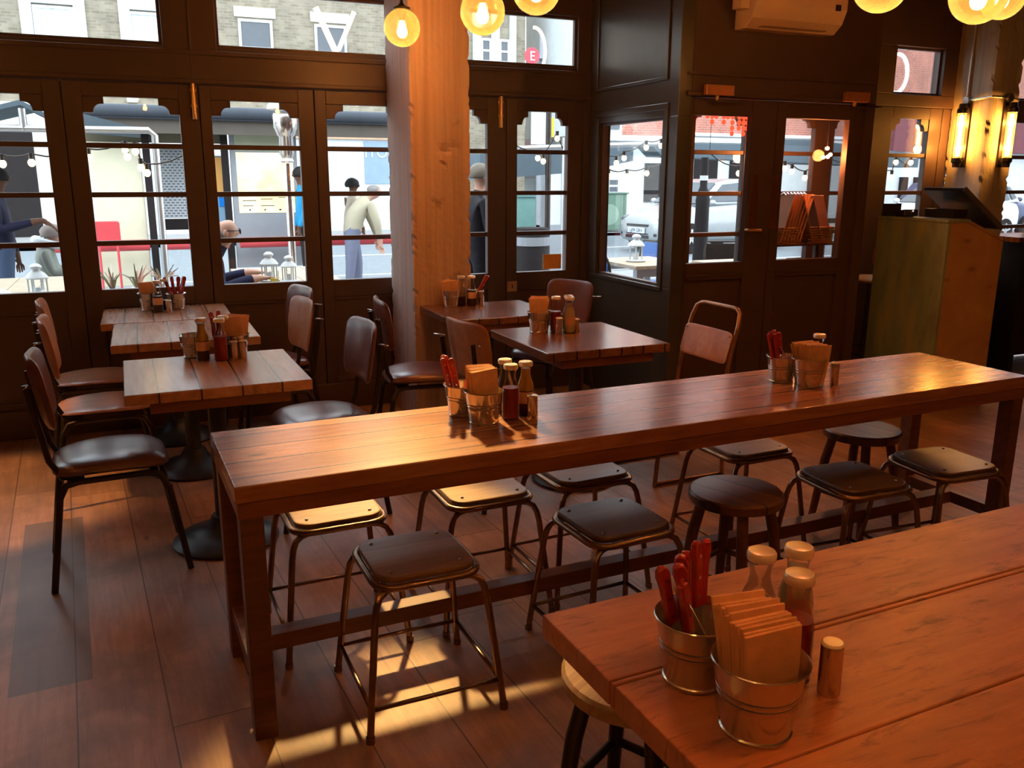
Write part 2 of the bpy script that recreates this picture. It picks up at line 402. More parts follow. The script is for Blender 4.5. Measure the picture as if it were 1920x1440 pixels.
# head rails and transom lights above the leaves
m = MB().box(-3, FA-.02, 2.07, 3.03, FA+.09, 2.262).box(-3, FA-.035, 2.075, 3.03, FA-.02, 2.10).box(-3, FA-.03, 2.235, 3.03, FA-.02, 2.262)
m.box(-3, FA-.02, 2.622, 3.03, FA+.09, 3.1)
m.box(-3, FA, 0, -1.838, FA+.06, 2.07)
m.box(2.985, FA-.02, 0, 3.06, FA+.09, 2.1)
struct('trim_1', m, M_PAINT, bevel=.004)
m = MB()
for a, b in ((-3, -2.0), (.215, .515), (2.93, 3.06)): m.box(a, FA-.01, 2.26, b, FA+.07, 2.625)
m.box(.36, FA-.022, 2.07, .372, FA-.01, 2.625); m.box(-2.0, FA+.005, 2.262, 2.93, FA+.03, 2.285)
struct('trim_2', m, M_PAINT, bevel=.003)
def window(i, x0, x1, y, z0, z1):
    o = struct('window_%d' % i, MB().box(x0, y-.004, z0, x0+.018, y+.026, z1).box(x1-.018, y-.004, z0, x1, y+.026, z1).box(x0+.018, y-.004, z0, x1-.018, y+.026, z0+.018).box(x0+.018, y-.004, z1-.018, x1-.018, y+.026, z1), M_PAINT)
    ob('pane', MB().box(x0+.012, y+.009, z0+.012, x1-.012, y+.013, z1-.012), M_GLASS, o); return o
window(1, -2.0, .215, FA+.02, 2.285, 2.622); window(2, .515, 2.93, FA+.02, 2.285, 2.622)
struct('baseboard_back', MB().box(-3, FA-.03, 0, 2.98, FA-.004, .175), M_PAINT, bevel=.004)

# wall that steps forward from the corner, with one big fixed window
BX = 3.03
m = MB()
y0, y1 = DW-.02, FA
m.box(BX, y0, 0, BX+.09, y1, .86).box(BX, y0, 1.905, BX+.09, y1, 3.1)
m.box(BX, y0, .86, BX+.09, 4.735, 1.905).box(BX, 5.555, .86, BX+.09, y1, 1.905)
m.box(BX-.014, 4.68, .835, BX, 5.60, .862).box(BX-.014, 4.68, 1.945, BX, 5.60, 1.985)
m.box(BX-.010, 4.68, .862, BX, 4.725, 1.945).box(BX-.010, 5.555, .862, BX, 5.60, 1.945)
m.box(BX-.012, 4.70, 2.12, BX, 5.60, 2.14).box(BX-.012, 4.70, 2.80, BX, 5.60, 2.82).box(BX-.012, 4.70, 2.14, BX, 4.72, 2.80).box(BX-.012, 5.58, 2.14, BX, 5.60, 2.80)
struct('wall_recess', m, plain('glossy_shopfront_paint', (.06, .055, .045), .26, 0, .1, 3, .02, Specular_IOR_Level=.7), bevel=.003)
o = struct('window_3', MB().box(BX+.02, 4.735, .86, BX+.06, 4.75, 1.905).box(BX+.02, 5.54, .86, BX+.06, 5.555, 1.905).box(BX+.02, 4.75, .86, BX+.06, 5.54, .875).box(BX+.02, 4.75, 1.89, BX+.06, 5.54, 1.905), M_PAINT)
ob('pane', MB().box(BX+.038, 4.745, .87, BX+.042, 5.545, 1.90), glass_thin('clear_side_glass', (1, 1, 1), .12), o)

# inner door wall
m = MB().box(BX+.091, DW-.02, 2.02, 4.58, DW+.10, 3.1).box(4.50, DW-.02, 0, 4.58, DW+.10, 2.02)
m.box(BX+.05, DW-.035, 2.02, 4.55, DW-.02, 2.045).box(BX+.05, DW-.035, 2.14, 4.55, DW-.02, 2.155)
m.prism([(4.50, DW+.10), (4.58, DW+.10), (5.10, FC+.05), (5.02, FC+.05)], 0, 3.1)
m.box(5.02, FC-.02, 2.07, 8.6, FC+.09, 2.16).box(4.58, FC-.02, 2.50, 8.6, FC+.09, 3.1)
for a, b in ((5.02, 5.29), (5.78, 6.25), (8.2, 8.6)): m.box(a, FC-.02, 2.16, b, FC+.09, 2.50)
struct('wall_doors', m, M_PAINT2, bevel=.004)
def inner_door(x0, x1, p0, p1, hinge):
    NDOOR[0] += 1
    y0, y1 = DW+.01, DW+.06; m = MB()
    m.box(x0, y0, .01, p0, y1, 2.015).box(p1, y0, .01, x1, y1, 2.015).box(p0, y0, 1.915, p1, y1, 2.015).box(p0, y0, .90, p1, y1, 1.01).box(p0, y0, .01, p1, y1, .18)
    m.box(p0, y0+.02, .18, p1, y1-.015, .90).box(p0-.01, y0-.01, .925, p1+.01, y0, .94)
    d = struct('door_%d' % NDOOR[0], m, M_PAINT2, bevel=.003)
    ob('pane', MB().box(p0-.004, DW+.033, 1.006, p1+.004, DW+.037, 1.919), M_GLASS, d)
    hx = p1+.055 if hinge < 0 else p0-.055
    ob('push_plate', MB().box(hx-.028, y0-.004, 1.22, hx+.028, y0, 1.56), plain('bronze_plate_%d' % NDOOR[0], (.22, .09, .05), .35, .7), d, bevel=.001)
    kn = MB().tube([(hx, y0-.004, 1.225), (hx, y0-.05, 1.225), (hx-hinge*.0-.05*(-hinge), y0-.055, 1.225)], .009)
    if hinge < 0: ob('door_handle', MB().tube([(hx-.05, y0, 1.215), (hx-.05, y0-.045, 1.215), (hx-.01, y0-.05, 1.215), (hx+.035, y0-.05, 1.212)], .009, 10), M_BRASS, d, smooth=True)
    return d
d1 = inner_door(3.10, 3.795, 3.16, 3.60, -1); d2 = inner_door(3.80, 4.50, 3.87, 4.395, 1)
def closer(x0, x1, side):
    t = thing('door_closer', 'bronze box door closer over the %s entrance door' % side, 'door closer', ((x0+x1)/2, DW-.02, 2.02), 0, 'overhead door closers')
    w_ = x1-x0
    ob('body', MB().box(-w_/2, -.055, .005, w_/2, -.016, .065), plain('closer_bronze_'+side, (.50, .20, .09), .4, .5), t, bevel=.004)
    ob('pivot', MB().lathe([(.010, -.022), (.012, .005)], 12, T(-.01, -.035)), M_BRASS, t)
    ob('arm', MB().box(-.01, -.05, -.028, .20, -.035, -.018, T(rz=R(-4))), M_IRON, t)
closer(3.19, 3.39, 'left'); closer(4.27, 4.47, 'right')
# outer glazed leaves of the lobby and the glazing beyond
leaf(3.38, 4.07, 3.50, 3.975, FC, M_PAINT); leaf(4.07, 4.69, 4.15, 4.60, FC, M_PAINT)
leaf(4.69, 5.08, 4.78, 4.99, FC, M_PAINT); leaf(5.10, 5.84, 5.33, 5.71, FC, M_PAINT)
leaf(5.84, 6.46, 5.95, 6.36, FC, M_PAINT); leaf(6.46, 7.10, 6.58, 6.99, FC, M_PAINT); leaf(7.10, 7.75, 7.2, 7.62, FC, M_PAINT); leaf(7.75, 8.6, 7.9, 8.4, FC, M_PAINT)
struct('wall_lobby', MB().box(3.12, DW+.1, 2.07, 4.49, FC+.05, 2.2).box(3.32, DW+.3, 0, 3.38, FC+.05, 2.07), M_PAINT2)
window(4, 5.29, 5.78, FC+.02, 2.16, 2.50); window(5, 6.25, 8.2, FC+.02, 2.16, 2.50)

# concrete columns
def column(name, x0, y0, x1, y1, mat, chips):
    bm = bmesh.new(); bmesh.ops.create_cube(bm, size=1)
    for v in bm.verts: v.co = Vector((x0+(v.co.x+.5)*(x1-x0), y0+(v.co.y+.5)*(y1-y0), (v.co.z+.5)*3.1))
    bmesh.ops.subdivide_edges(bm, edges=[e for e in bm.edges if abs(e.verts[0].co.z-e.verts[1].co.z) > 1], cuts=120)
    bmesh.ops.subdivide_edges(bm, edges=[e for e in bm.edges if abs(e.verts[0].co.z-e.verts[1].co.z) < .01 and abs(e.verts[0].co.x-e.verts[1].co.x) > .1], cuts=12)
    bmesh.ops.subdivide_edges(bm, edges=[e for e in bm.edges if abs(e.verts[0].co.z-e.verts[1].co.z) < .01 and abs(e.verts[0].co.y-e.verts[1].co.y) > .1], cuts=14)
    rnd = random.Random(3)
    for v in bm.verts:
        cx = abs(v.co.x-x0) < .001 or abs(v.co.x-x1) < .001; cy = abs(v.co.y-y0) < .001 or abs(v.co.y-y1) < .001
        if cx and cy:
            d = rnd.random()**7*.013
            v.co.x += d if v.co.x < (x0+x1)/2 else -d; v.co.y += d if v.co.y < (y0+y1)/2 else -d
        elif cy: v.co.y += (rnd.random()-.5)*.0015
        for (hx, hz, hr, dep) in chips:
            if abs(v.co.y-y0) < .004:
                q = ((v.co.x-hx)/(hr*1.6))**2+((v.co.z-hz)/hr)**2
                if q < 1: v.co.y += dep*(1-q)*(1+rnd.random())
    me = bpy.data.meshes.new(name); bm.to_mesh(me); bm.free(); me.materials.append(mat)
    o = bpy.data.objects.new(name, me); COL.objects.link(o); o['kind'] = 'structure'; return o
column('column', 1.53, 5.14, 1.905, 5.66, M_CONC, [(1.76, 1.70, .045, .012), (1.80, 1.72, .03, .01), (1.74, 1.61, .012, .01), (1.77, .92, .012, .008), (1.755, 1.93, .01, .006)])
column('column', 5.92, 4.80, 6.21, 5.14, M_CONC2, [])

# ================================================================== TABLES
TH = .76
def long_table(name, label, cx, cy, L, W, rz, top_m, th=.048, apron=.045, leg=.062, rail=True):
    t = thing(name, label, 'table', (cx, cy, 0), rz)
    n = max(2, round(W/.135)) if rail else 3
    ob('tabletop', MB().box(-L/2, -W/2, TH-th, L/2, W/2, TH), top_m, t, bevel=.004)
    ob('apron', MB().box(-L/2+.004, -W/2+.004, TH-th-apron, L/2-.004, -W/2+.03, TH-th).box(-L/2+.004, W/2-.03, TH-th-apron, L/2-.004, W/2-.004, TH-th)
       .box(-L/2+.004, -W/2+.03, TH-th-apron, -L/2+.03, W/2-.03, TH-th).box(L/2-.03, -W/2+.03, TH-th-apron, L/2-.004, W/2-.03, TH-th), M_EDGE, t, bevel=.002)
    for sx in (-1, 1):
        for sy in (-1, 1):
            x, y = sx*(L/2-.008-leg/2), sy*(W/2-.006-leg/2)
            z1 = TH-th
            ob('leg', MB().box(x-leg/2, y-leg/2, 0, x+leg/2, y+leg/2, z1-.001), M_LEGW, t, bevel=.003)
        if rail:
            x = sx*(L/2-.008-leg/2)
            ob('side_rail', MB().box(x-.022, -W/2+leg, .135, x+.022, W/2-leg, .185), M_LEGW, t, bevel=.002)
    if rail: ob('foot_rail', MB().box(-L/2+.06, -.035, .135, L/2-.06, .025, .188), M_LEGW, t, bevel=.002)
    return t
long_table('long_table', 'long narrow pine table with square legs and a low foot rail', 1.722, 2.548, 3.135, .545, R(2.0), M_TABLE)
# communal table in the foreground
def comm():
    t = thing('communal_table', 'broad worn board table in the right foreground', 'table', (.622, 1.312, 0), R(2.0))
    L, W, th = 2.6, 1.25, .045
    for i, (a, b) in enumerate(((0, -.238), (-.241, -.252), (-.255, -.505), (-.508, -.76), (-.763, -1.01), (-1.013, -1.25))):
        ob('plank', MB().box(0, b, TH-th, L, a, TH), M_COMM, t, bevel=.003)
    ob('apron', MB().box(.06, -W+.06, TH-th-.07, L-.06, -.06, TH-th-.001), M_EDGE, t)
    for x in (.10, L-.20):
        for y in (-.42, -W+.2): ob('leg', MB().box(x, y, 0, x+.09, y+.09, TH-th-.07), M_IRON, t, bevel=.004)
comm()
def bistro(label, cx, cy, wx, wy, mat, rz=0, col=True, single=True):
    t = thing('bistro_table', label, 'table', (cx, cy, 0), rz, 'square pine bistro tables on cast iron bases')
    ob('tabletop', MB().box(-wx/2, -wy/2, TH-.042, wx/2, wy/2, TH), mat, t, bevel=.005)
    ob('underframe', MB().box(-wx/2+.085, -wy/2+.02, TH-.085, wx/2-.085, wy/2-.02, TH-.043), M_EDGE, t, bevel=.003)
    ob('pedestal', MB().lathe([(.045, .03), (.038, .06), (.036, .62), (.05, .65), (.05, TH-.086)], 20).cbox((0, 0, TH-.092), (.36, .06, .012)).cbox((0, 0, TH-.092), (.06, .36, .012)), M_CAST, t, smooth='auto')
    ob('base', MB().lathe([(.215, 0), (.222, .012), (.205, .026), (.14, .045), (.075, .075), (.052, .12)], 36), M_CAST, t, smooth='auto')
    for x in (-.05, .05): ob('bolt', MB().ball((x, -.03, TH-.103), .011), M_CHROME, t, smooth=True)
    return t
bistro('square planked pine table at the front left holding the yellow mustard bottle', .229, 3.71, .687, .68, M_TABLE2, R(1))
bistro('pine table at the left behind the front one, pushed against the window table', .165, 4.755, .69, .66, M_TABLE2)
bistro('pine table set right under the left window', .10, 5.40, .69, .58, M_TABLE2)
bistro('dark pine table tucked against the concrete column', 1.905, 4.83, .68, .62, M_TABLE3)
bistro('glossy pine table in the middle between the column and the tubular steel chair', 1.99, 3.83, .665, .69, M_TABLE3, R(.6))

# ================================================================== STOOLS
def make_stool(mat):
    t = thing('metal_stool', 'x', 'stool')
    s = .292
    ob('seat', MB().prism(rrect(s, s, .055, 6), .440, .460), mat, t, bevel=.006)
    ring = [(x, y, .434) for x, y in rrect(s+.018, s+.018, .062, 6)]
    ob('seat_ring', MB().tube(ring, .011, 10, closed=True), M_BRONZE, t, smooth=True)
    for sx in (-1, 1):
        for sy in (-1, 1):
            pts = [(sx*.105, sy*.128, .422), (sx*.130, sy*.137, .420), (sx*.150, sy*.145, .408), (sx*.161, sy*.152, .385), (sx*.168, sy*.158, .35), (sx*.205, sy*.200, .0)]
            ob('leg', MB().tube(pts, .0105, 10).lathe([(.013, 0), (.013, .02)], 10, T(sx*.204, sy*.199, 0)), M_BRONZE, t, smooth='auto')
            ob('screw', MB().lathe([(.0065, .459), (.0055, .4635), (.001, .4645)], 10, T(sx*.105, sy*.105)), M_CHROME, t, smooth=True)
    k = .195
    for a, b in (((-k, -k*.97), (k, -k*.97)), ((k, -k), (k, k)), ((k, k*.97), (-k, k*.97)), ((-k, k), (-k, -k))):
        ob('stretcher', MB().tube([(a[0], a[1], .095), (b[0], b[1], .095)], .007, 8), M_BRONZE, t, smooth=True)
    return t
G_ST = 'square wooden stools with bronzed tube legs along the long table'
st0 = make_stool(M_SEATW)
first = [True]
def put_stool(x, y, rz, label, mat):
    t = st0 if first[0] else copy_tree(st0)
    first[0] = False
    t.location = (x, y, 0); t.rotation_euler = (0, 0, rz); t['label'] = label; t['group'] = G_ST
    for c in t.children:
        if c.name.split('.')[0] == 'seat' and mat is not M_SEATW:
            c.data = c.data.copy(); c.data.materials[0] = mat
put_stool(.668, 2.300, R(1), 'square metal stool nearest the camera, at the left end of the long table', M_SEATW)
put_stool(.515, 2.775, R(2), 'metal stool with its seat coloured as lit, tucked under the left end of the long table', M_SEATP)
put_stool(1.050, 2.765, R(1), 'metal stool with its seat coloured as lit, under the long table, below the bucket of napkins', M_SEATP)
put_stool(1.350, 2.315, R(4), 'bluish stool with its seat darkened as if shaded, left of the round wooden stool', M_SEATD)
put_stool(1.480, 2.800, R(3), 'grey topped stool behind the bluish one, half under the long table', M_SEATW)
put_stool(2.260, 2.815, R(2), 'grey topped stool on the window side, behind the round wooden stool', M_SEATW)
put_stool(2.385, 2.320, R(-2), 'stool with its seat darkened as if shaded, between the round stool and the right end stool', M_SEATD)
put_stool(2.860, 2.325, R(-3), 'stool with its seat darkened as if shaded, nearest the right end leg of the long table', M_SEATD)

def round_stool(x, y, rz, label, mat, rad=.168, leg=M_LEGW):
    t = thing('round_stool', label, 'stool', (x, y, 0), rz, 'round wooden stools')
    ob('seat', MB().lathe([(rad-.03, .418), (rad-.004, .422), (rad, .430), (rad, .452), (rad-.008, .460), (.001, .461)], 40, cap1=True), mat, t, smooth='auto')
    for i in range(4):
        a = PI/4+i*PI/2; c, s = math.cos(a), math.sin(a)
        ob('leg', MB().tube([(c*.115, s*.115, .43), (c*.145, s*.145, .30), (c*.185, s*.185, 0)], [.020, .021, .016], 10), leg, t, smooth='auto')
        b = a+PI/2; k = .166
        ob('stretcher', MB().tube([(c*k, s*k, .155), (math.cos(b)*k, math.sin(b)*k, .155)], .011, 8), leg, t, smooth='auto')
    return t
M_RS = wood('round_stool_top', (.22, .10, .06), (.10, .045, .03), plank=.11, axis=1, rough=.34, knots=True, spec=.55)
round_stool(1.880, 2.360, R(20), 'round dark wooden stool in front of the long table', M_RS)
round_stool(2.895, 2.790, R(10), 'round dark wooden stool on the window side, by the right end leg', M_RS)
round_stool(.955, 1.50, R(30), 'round pale wooden stool tucked under the foreground table corner', M_SEATP, .175, M_IRON)

# ================================================================== CHAIRS (front of the chair faces +X)
def bend_back(h0, lean, arc):
    def fn(p):            # pad local: x across, y up, z thickness
        z = h0+p.y*math.cos(lean); x = -p.y*math.sin(lean)-p.z
        x += arc*(p.x/.2)**2*.06
        return Vector((x, p.x, z))
    return fn
def make_chair(kind):
    pad = kind == 'leather'
    t = thing('dining_chair', 'x', 'chair')
    sm = M_LEATHER2 if pad else M_PLY
    def sf(p):
        tp = 1-.10*max(0, -p.x)/.2
        return Vector((p.x+.0, p.y*tp, (.452 if pad else .452)+p.z+(.012 if pad else .008)*math.cos(p.x*9)*(1 if pad else 1)-.02*max(0, p.x-.15)*3))
    mb = MB().pad(.42, .405, .066 if pad else .020, 4.2, 5 if pad else 9, sf)
    ob('seat', mb, sm, t, smooth=True)
    if pad:
        pts = []
        for i in range(40):
            a = 2*PI*i/40; c, s = math.cos(a), math.sin(a)
            pts.append(sf(Vector((.205*math.copysign(abs(c)**(2/4.2), c), .198*math.copysign(abs(s)**(2/4.2), s), -.006))))
        ob('piping', MB().tube(pts, .0065, 6, closed=True), sm, t, smooth=True)
    bk = MB().pad(.375, .285, .034 if pad else .016, 6.5, 6 if pad else 10, lambda p: (lambda q: Vector((q.x-.225, q.y, q.z)))(bend_back(.755, R(9), .75)(Vector((p.x*(1-.10*(p.y < 0)*(-p.y/.15)), p.y, p.z)))))
    ob('backrest', bk, M_LEATHER if pad else M_PLY, t, smooth=True)
    for s in (-1, 1):
        ob('back_frame', MB().tube([(-.10, s*.135, .425), (-.175, s*.135, .43), (-.212, s*.135, .50), (-.240, s*.135, .66), (-.258, s*.138, .80)], [.012]*5, 8, flat=.7), M_IRON, t, smooth='auto')
        ob('peg', MB().tube([(-.235, s*.15, .80), (-.262, s*.205, .802)], .004, 8), M_CHROME, t, smooth=True)
        ob('side_frame', MB().tube([(-.195, s*.175, .35), (-.165, s*.168, .405), (-.12, s*.165, .415), (.12, s*.165, .415), (.165, s*.168, .405), (.19, s*.175, .35)], .0125, 8), M_IRON, t, smooth='auto')
        for q in (-1, 1):
            ob('leg', MB().tube([(q*.192, s*.174, .355), (q*.245, s*.205, 0)], [.014, .0125], 8), M_IRON, t, smooth='auto')
    ob('seat_frame', MB().box(-.16, -.165, .408, -.13, .165, .420).box(.13, -.165, .408, .16, .165, .420), M_IRON, t)
    return t
ch_l, ch_p = make_chair('leather'), make_chair('plywood')
used = set()
def put_chair(src, x, y, rz, label, group):
    t = src if id(src) not in used else copy_tree(src)
    used.add(id(src)); t.location = (x, y, 0); t.rotation_euler = (0, 0, rz); t['label'] = label; t['group'] = group; return t
GL, GP = 'leather padded dining chairs', 'bent plywood dining chairs'
put_chair(ch_l, -.190, 3.655, R(4), 'brown leather chair at the far left, drawn up to the front left table', GL)
put_chair(ch_p, -.235, 4.560, R(3), 'plywood chair behind the left leather chair, seat half under the table', GP)
put_chair(ch_p, -.30, 5.20, R(3), 'plywood chair at the left nearest the window wall', GP)
put_chair(ch_l, .700, 3.900, R(186), 'leather chair on the right of the front left table, seen side on', GL)
put_chair(ch_p, .570, 4.735, R(188), 'plywood chair facing left at the second left table', GP)
put_chair(ch_l, .655, 5.250, R(192), 'leather chair nearest the window, on the right of the window table', GL)
put_chair(ch_l, 1.400, 4.600, R(-6), 'dark red leather chair with its back turned left, in front of the concrete column', GL)
put_chair(ch_p, 1.570, 3.800, R(12), 'low curved back chair at the left side of the glossy middle table', GP)
put_chair(ch_l, 2.340, 4.880, R(205), 'leather chair behind the glossy middle table, below the window corner', GL)
# tubular steel stacking chair
def tubular(x, y, rz):
    t = thing('stacking_chair', 'tubular steel stacking chair with a tan plywood back panel', 'chair', (x, y, 0), rz)
    rr = .0115
    arc = [(-.215-.06*0, -.20, .0), (-.185, -.20, .43), (-.215, -.20, .62), (-.262, -.195, .80)]
    top = [(-.282, -.180, .862), (-.290, -.15, .878), (-.292, -.12, .882), (-.292, .12, .882), (-.290, .15, .878), (-.282, .180, .862)]
    pts = arc+top+[(p[0], -p[1], p[2]) for p in arc[::-1]]
    ob('back_frame', MB().tube(pts, rr, 10), plain('rusty_tube', (.42, .20, .10), .3, .85, .3, 12, .02), t, smooth='auto')
    def fn(p): return Vector((-.222-(p.y)*.26+.012-.0*p.z-p.z-.18*(.2**2-p.x**2), p.x, .685+p.y))
    ob('backrest', MB().pad(.40, .165, .009, 9, 14, fn), M_PLY, t, smooth=True)
    for s in (-1, 1):
        for q in (-.06, .06): ob('rivet', MB().ball((-.205-q*.26, s*.182, .685+q), .006, 8, 6), M_CHROME, t, smooth=True)
        ob('leg', MB().tube([(.17, s*.19, .43), (.215, s*.20, 0)], rr, 8), M_BRONZE, t, smooth='auto')
        ob('side_rail', MB().tube([(-.19, s*.19, .43), (.19, s*.19, .43)], rr, 8), M_BRONZE, t, smooth='auto')
        ob('floor_runner', MB().tube([(-.215, s*.20, .012), (.215, s*.20, .012)], rr, 8), M_BRONZE, t, smooth='auto')
    ob('seat', MB().pad(.36, .37, .012, 6, 14, lambda p: Vector((p.x, p.y, .445+p.z-.25*(.18**2-p.x**2)*.5))), M_PLY, t, smooth=True)
tubular(2.520, 3.760, R(182))

# ================================================================== CONDIMENTS
def make_bucket():
    t = thing('tin_bucket', 'x', 'bucket')
    H = .108
    prof = [(.046, .0), (.049, .002), (.0495, .006), (.0475, .008)]
    for k in range(1, 11):
        z = .008+(H-.010)*k/10; r = .0475+.0155*k/10
        prof.append((r, z))
        if k in (5, 6): prof += [(r+.0012, z+.0012), (r+.0012, z+.0024), (r+.0004, z+.0036)]
    prof += [(.0655, H-.002), (.0665, H), (.0650, H+.0015), (.0630, H-.001), (.046, .006)]
    prof.sort(key=lambda p: 0)
    ob('body', MB().lathe(prof, 40), M_ZINC, t, smooth='auto')
    return t
bucket0 = make_bucket(); bused = [False]
GB = 'galvanised tin buckets on the tables'
def put_bucket(x, y, rz, label, handle=False, z=TH, s=1.0):
    t = copy_tree(bucket0) if bused[0] else bucket0
    bused[0] = True; t.location = (x, y, z); t.rotation_euler = (0, 0, rz); t.scale = (s, s, s); t['label'] = label; t['group'] = GB
    if handle:
        pts = [(math.cos(a)*.064, -.0-math.cos(a)*0+.030*math.sin(a), .10+.055*math.sin(a)) for a in [PI*i/16 for i in range(17)]]
        ob('wire_handle', MB().tube(pts, .0016, 6), M_CHROME, t, smooth=True)
        ob('wooden_grip', MB().lathe([(.007, -.030), (.010, -.025), (.011, 0), (.010, .025), (.007, .030)], 14, T(0, .030, .155, 0, PI/2, 0)), plain('turned_grip_%s' % round(x*100), (.62, .36, .16), .45), t, smooth='auto')
    return t
# napkins: a folded sheet, copied
def make_napkin():
    m = MB(); n = 6
    vs = []; fs = []
    for j in range(n+1):
        z = .17*j/n; off = .018*(j/n)**2
        for (x, y) in ((-.048, 0), (-.046, -.0022), (.048, -.0022), (.048, .0022), (-.046, .0022)): vs.append((x*(1+.12*j/n), y+off, z))
    k = 5
    for j in range(n):
        for i in range(k): fs.append((j*k+i, j*k+(i+1) % k, (j+1)*k+(i+1) % k, (j+1)*k+i))
    fs += [tuple(range(k))[::-1], tuple(n*k+i for i in range(k))]
    return ob('paper_napkin', m.add(vs, fs), M_NAP, None, smooth='auto')
nap0 = make_napkin(); nused = [False]
def napkins(x, y, n, where, rz=0, z=TH, fan=6, h=1.0, lean=8, w=.030):
    for i in range(n):
        o = nap0.copy() if nused[0] else nap0
        if nused[0]: COL.objects.link(o)
        nused[0] = True
        k = (i-(n-1)/2)/max(1, n-1)
        d = Vector((k*w*1.0, 0, 0)); d.rotate(Quaternion((0, 0, 1), rz+PI/2))
        o.location = (x+d.x, y+d.y, z+.012)
        q = Matrix.Rotation(rz, 3, 'Z') @ Matrix.Rotation(R(-k*lean*2.2), 3, 'X') @ Matrix.Rotation(R(k*fan+random.uniform(-1.5, 1.5)), 3, 'Y')
        o.rotation_euler = q.to_euler(); o.scale = (.86, 1, (.93+.07*random.random())*h)
        tag(o, 'folded kraft paper napkin standing in %s' % where, 'napkin', 'napkins in '+where)
# steak knives, handle up
def make_knife():
    t = thing('steak_knife', 'x', 'knife')
    prof = [(-.0085, 0), (-.0100, .02), (-.0085, .045), (-.0095, .075), (-.0125, .095), (-.0105, .108), (-.003, .113), (.006, .110), (.0105, .098), (.009, .075), (.0085, .045), (.010, .02), (.0085, 0)]
    TT = Matrix(((1, 0, 0, 0), (0, 0, 1, 0), (0, 1, 0, 0), (0, 0, 0, 1)))
    ob('handle', MB().prism(prof[::-1], -.0065, .0065, TT), M_KNIFE, t, smooth='auto', bevel=.0025)
    for z in (.018, .052, .088): ob('rivet', MB().lathe([(.0032, -.0071), (.0032, .0071)], 12, T(-.001, 0, z, PI/2)), M_CHROME, t)
    ob('blade', MB().prism([(-.0075, 0), (.0075, 0), (.0075, -.07), (-.004, -.088)][::-1], -.0008, .0008, TT), M_CHROME, t)
    return t
kn0 = make_knife(); kused = [False]
def knives(x, y, spec, where, z=TH, zh=.075):
    for i, (dx, dy, ax, ay, rz) in enumerate(spec):
        t = copy_tree(kn0) if kused[0] else kn0
        kused[0] = True
        t.location = (x+dx, y+dy, z+zh+.02)
        t.rotation_euler = (Matrix.Rotation(R(ay), 3, 'Y') @ Matrix.Rotation(R(ax), 3, 'X') @ Matrix.Rotation(R(rz), 3, 'Z')).to_euler()
        tag(t, 'red handled steak knife standing in %s' % where, 'knife', 'steak knives in '+where)
# sauce bottles: milk-bottle shape, glass, filling, white screw cap
def make_bottle(fill, level, label):
    t = thing('sauce_bottle', 'x', 'bottle')
    prof = [(.026, 0), (.0295, .004), (.0295, .095), (.027, .108), (.0195, .128), (.0170, .142), (.0175, .155), (.0215, .170), (.0225, .178)]
    ob('glass', MB().lathe(prof, 28), M_BGLASS, t, smooth='auto')
    ins = [(max(.003, r-.0025), z+.003) for r, z in prof]
    cut = [p for p in ins if p[1] <= level]; cut.append((cut[-1][0], level))
    ob('sauce', MB().lathe(cut, 28), fill, t, smooth='auto')
    if fill is M_MUST:
        ob('brown_lower_sauce', MB().lathe([(.0268, .004), (.0272, .01), (.0272, .088), (.001, .088)], 28), M_BROWNS, t, smooth='auto')
    ob('cap', MB().lathe([(.0235, .170), (.0245, .173), (.0245, .182), (.022, .1855), (.019, .1845), (.001, .1845)], 28), M_CAP, t, smooth='auto')
    if label:
        vs = []; fs = []
        for i in range(13):
            a = R(-160+140*i/12)
            for z in (.045, .085): vs.append((.0302*math.cos(a), .0302*math.sin(a), z))
        for i in range(12): fs.append((i*2, i*2+2, i*2+3, i*2+1))
        ob('paper_label', MB().add(vs, fs), M_LABEL, t, smooth=True)
    return t
BT = {'ketchup': make_bottle(M_KETCH, .108, False), 'mustard': make_bottle(M_MUST, .162, True), 'brown': make_bottle(M_BROWNS, .095, True), 'clear': make_bottle(M_BROWNS, .060, False), 'mayo': make_bottle(M_MAYO, .150, True)}
btused = set(); GBT = 'sauce bottles in the table condiment sets'
def bottle(k, x, y, rz, label, z=TH):
    t = copy_tree(BT[k]) if k in btused else BT[k]
    btused.add(k); t.location = (x, y, z); t.rotation_euler = (0, 0, rz); t['label'] = label; t['group'] = GBT
def shaker(x, y, label, z=TH, h=.088):
    t = thing('steel_shaker', label, 'shaker', (x, y, z), 0, 'cylindrical steel shakers')
    ob('body', MB().lathe([(.0165, 0), (.0175, .002), (.0175, h-.004)], 24), M_CHROME, t, smooth='auto')
    ob('lid', MB().lathe([(.0175, h-.0035), (.0178, h-.001), (.015, h+.002), (.002, h+.003)], 24), M_CAP, t, smooth='auto')

# foreground set
W1 = 'the front bucket on the foreground table'
put_bucket(.769, .885, 0, 'tin bucket packed with napkins at the front of the foreground table', s=1.07)
napkins(.772, .890, 14, W1, R(-4), fan=5, lean=9, w=.052, h=1.02)
put_bucket(.762, 1.030, R(70), 'tin bucket of red knives behind the napkin bucket in the foreground', handle=True, s=1.04)
knives(.748, 1.035, [(-.030, .000, 6, -17, 10), (-.012, -.012, 4, -12, -14), (.000, .012, 4, -8, -30), (.012, .018, 2, -7, 60), (.036, .030, -4, 1, 20), (.048, .034, -4, 4, 75)], 'the rear foreground bucket', zh=.085)
knives(.758, 1.02, [(-.018, -.004, 5, -14, 30)], 'the rear foreground bucket', zh=.06)
bottle('brown', .905, 1.058, 0, 'dark sauce bottle at the back left of the foreground set')
bottle('mayo', .975, 1.048, 0, 'sauce bottle at the back right of the foreground set')
bottle('ketchup', .906, .968, 0, 'sauce bottle close behind the foreground napkins')
shaker(.932, .912, 'steel shaker at the right of the foreground napkin bucket')
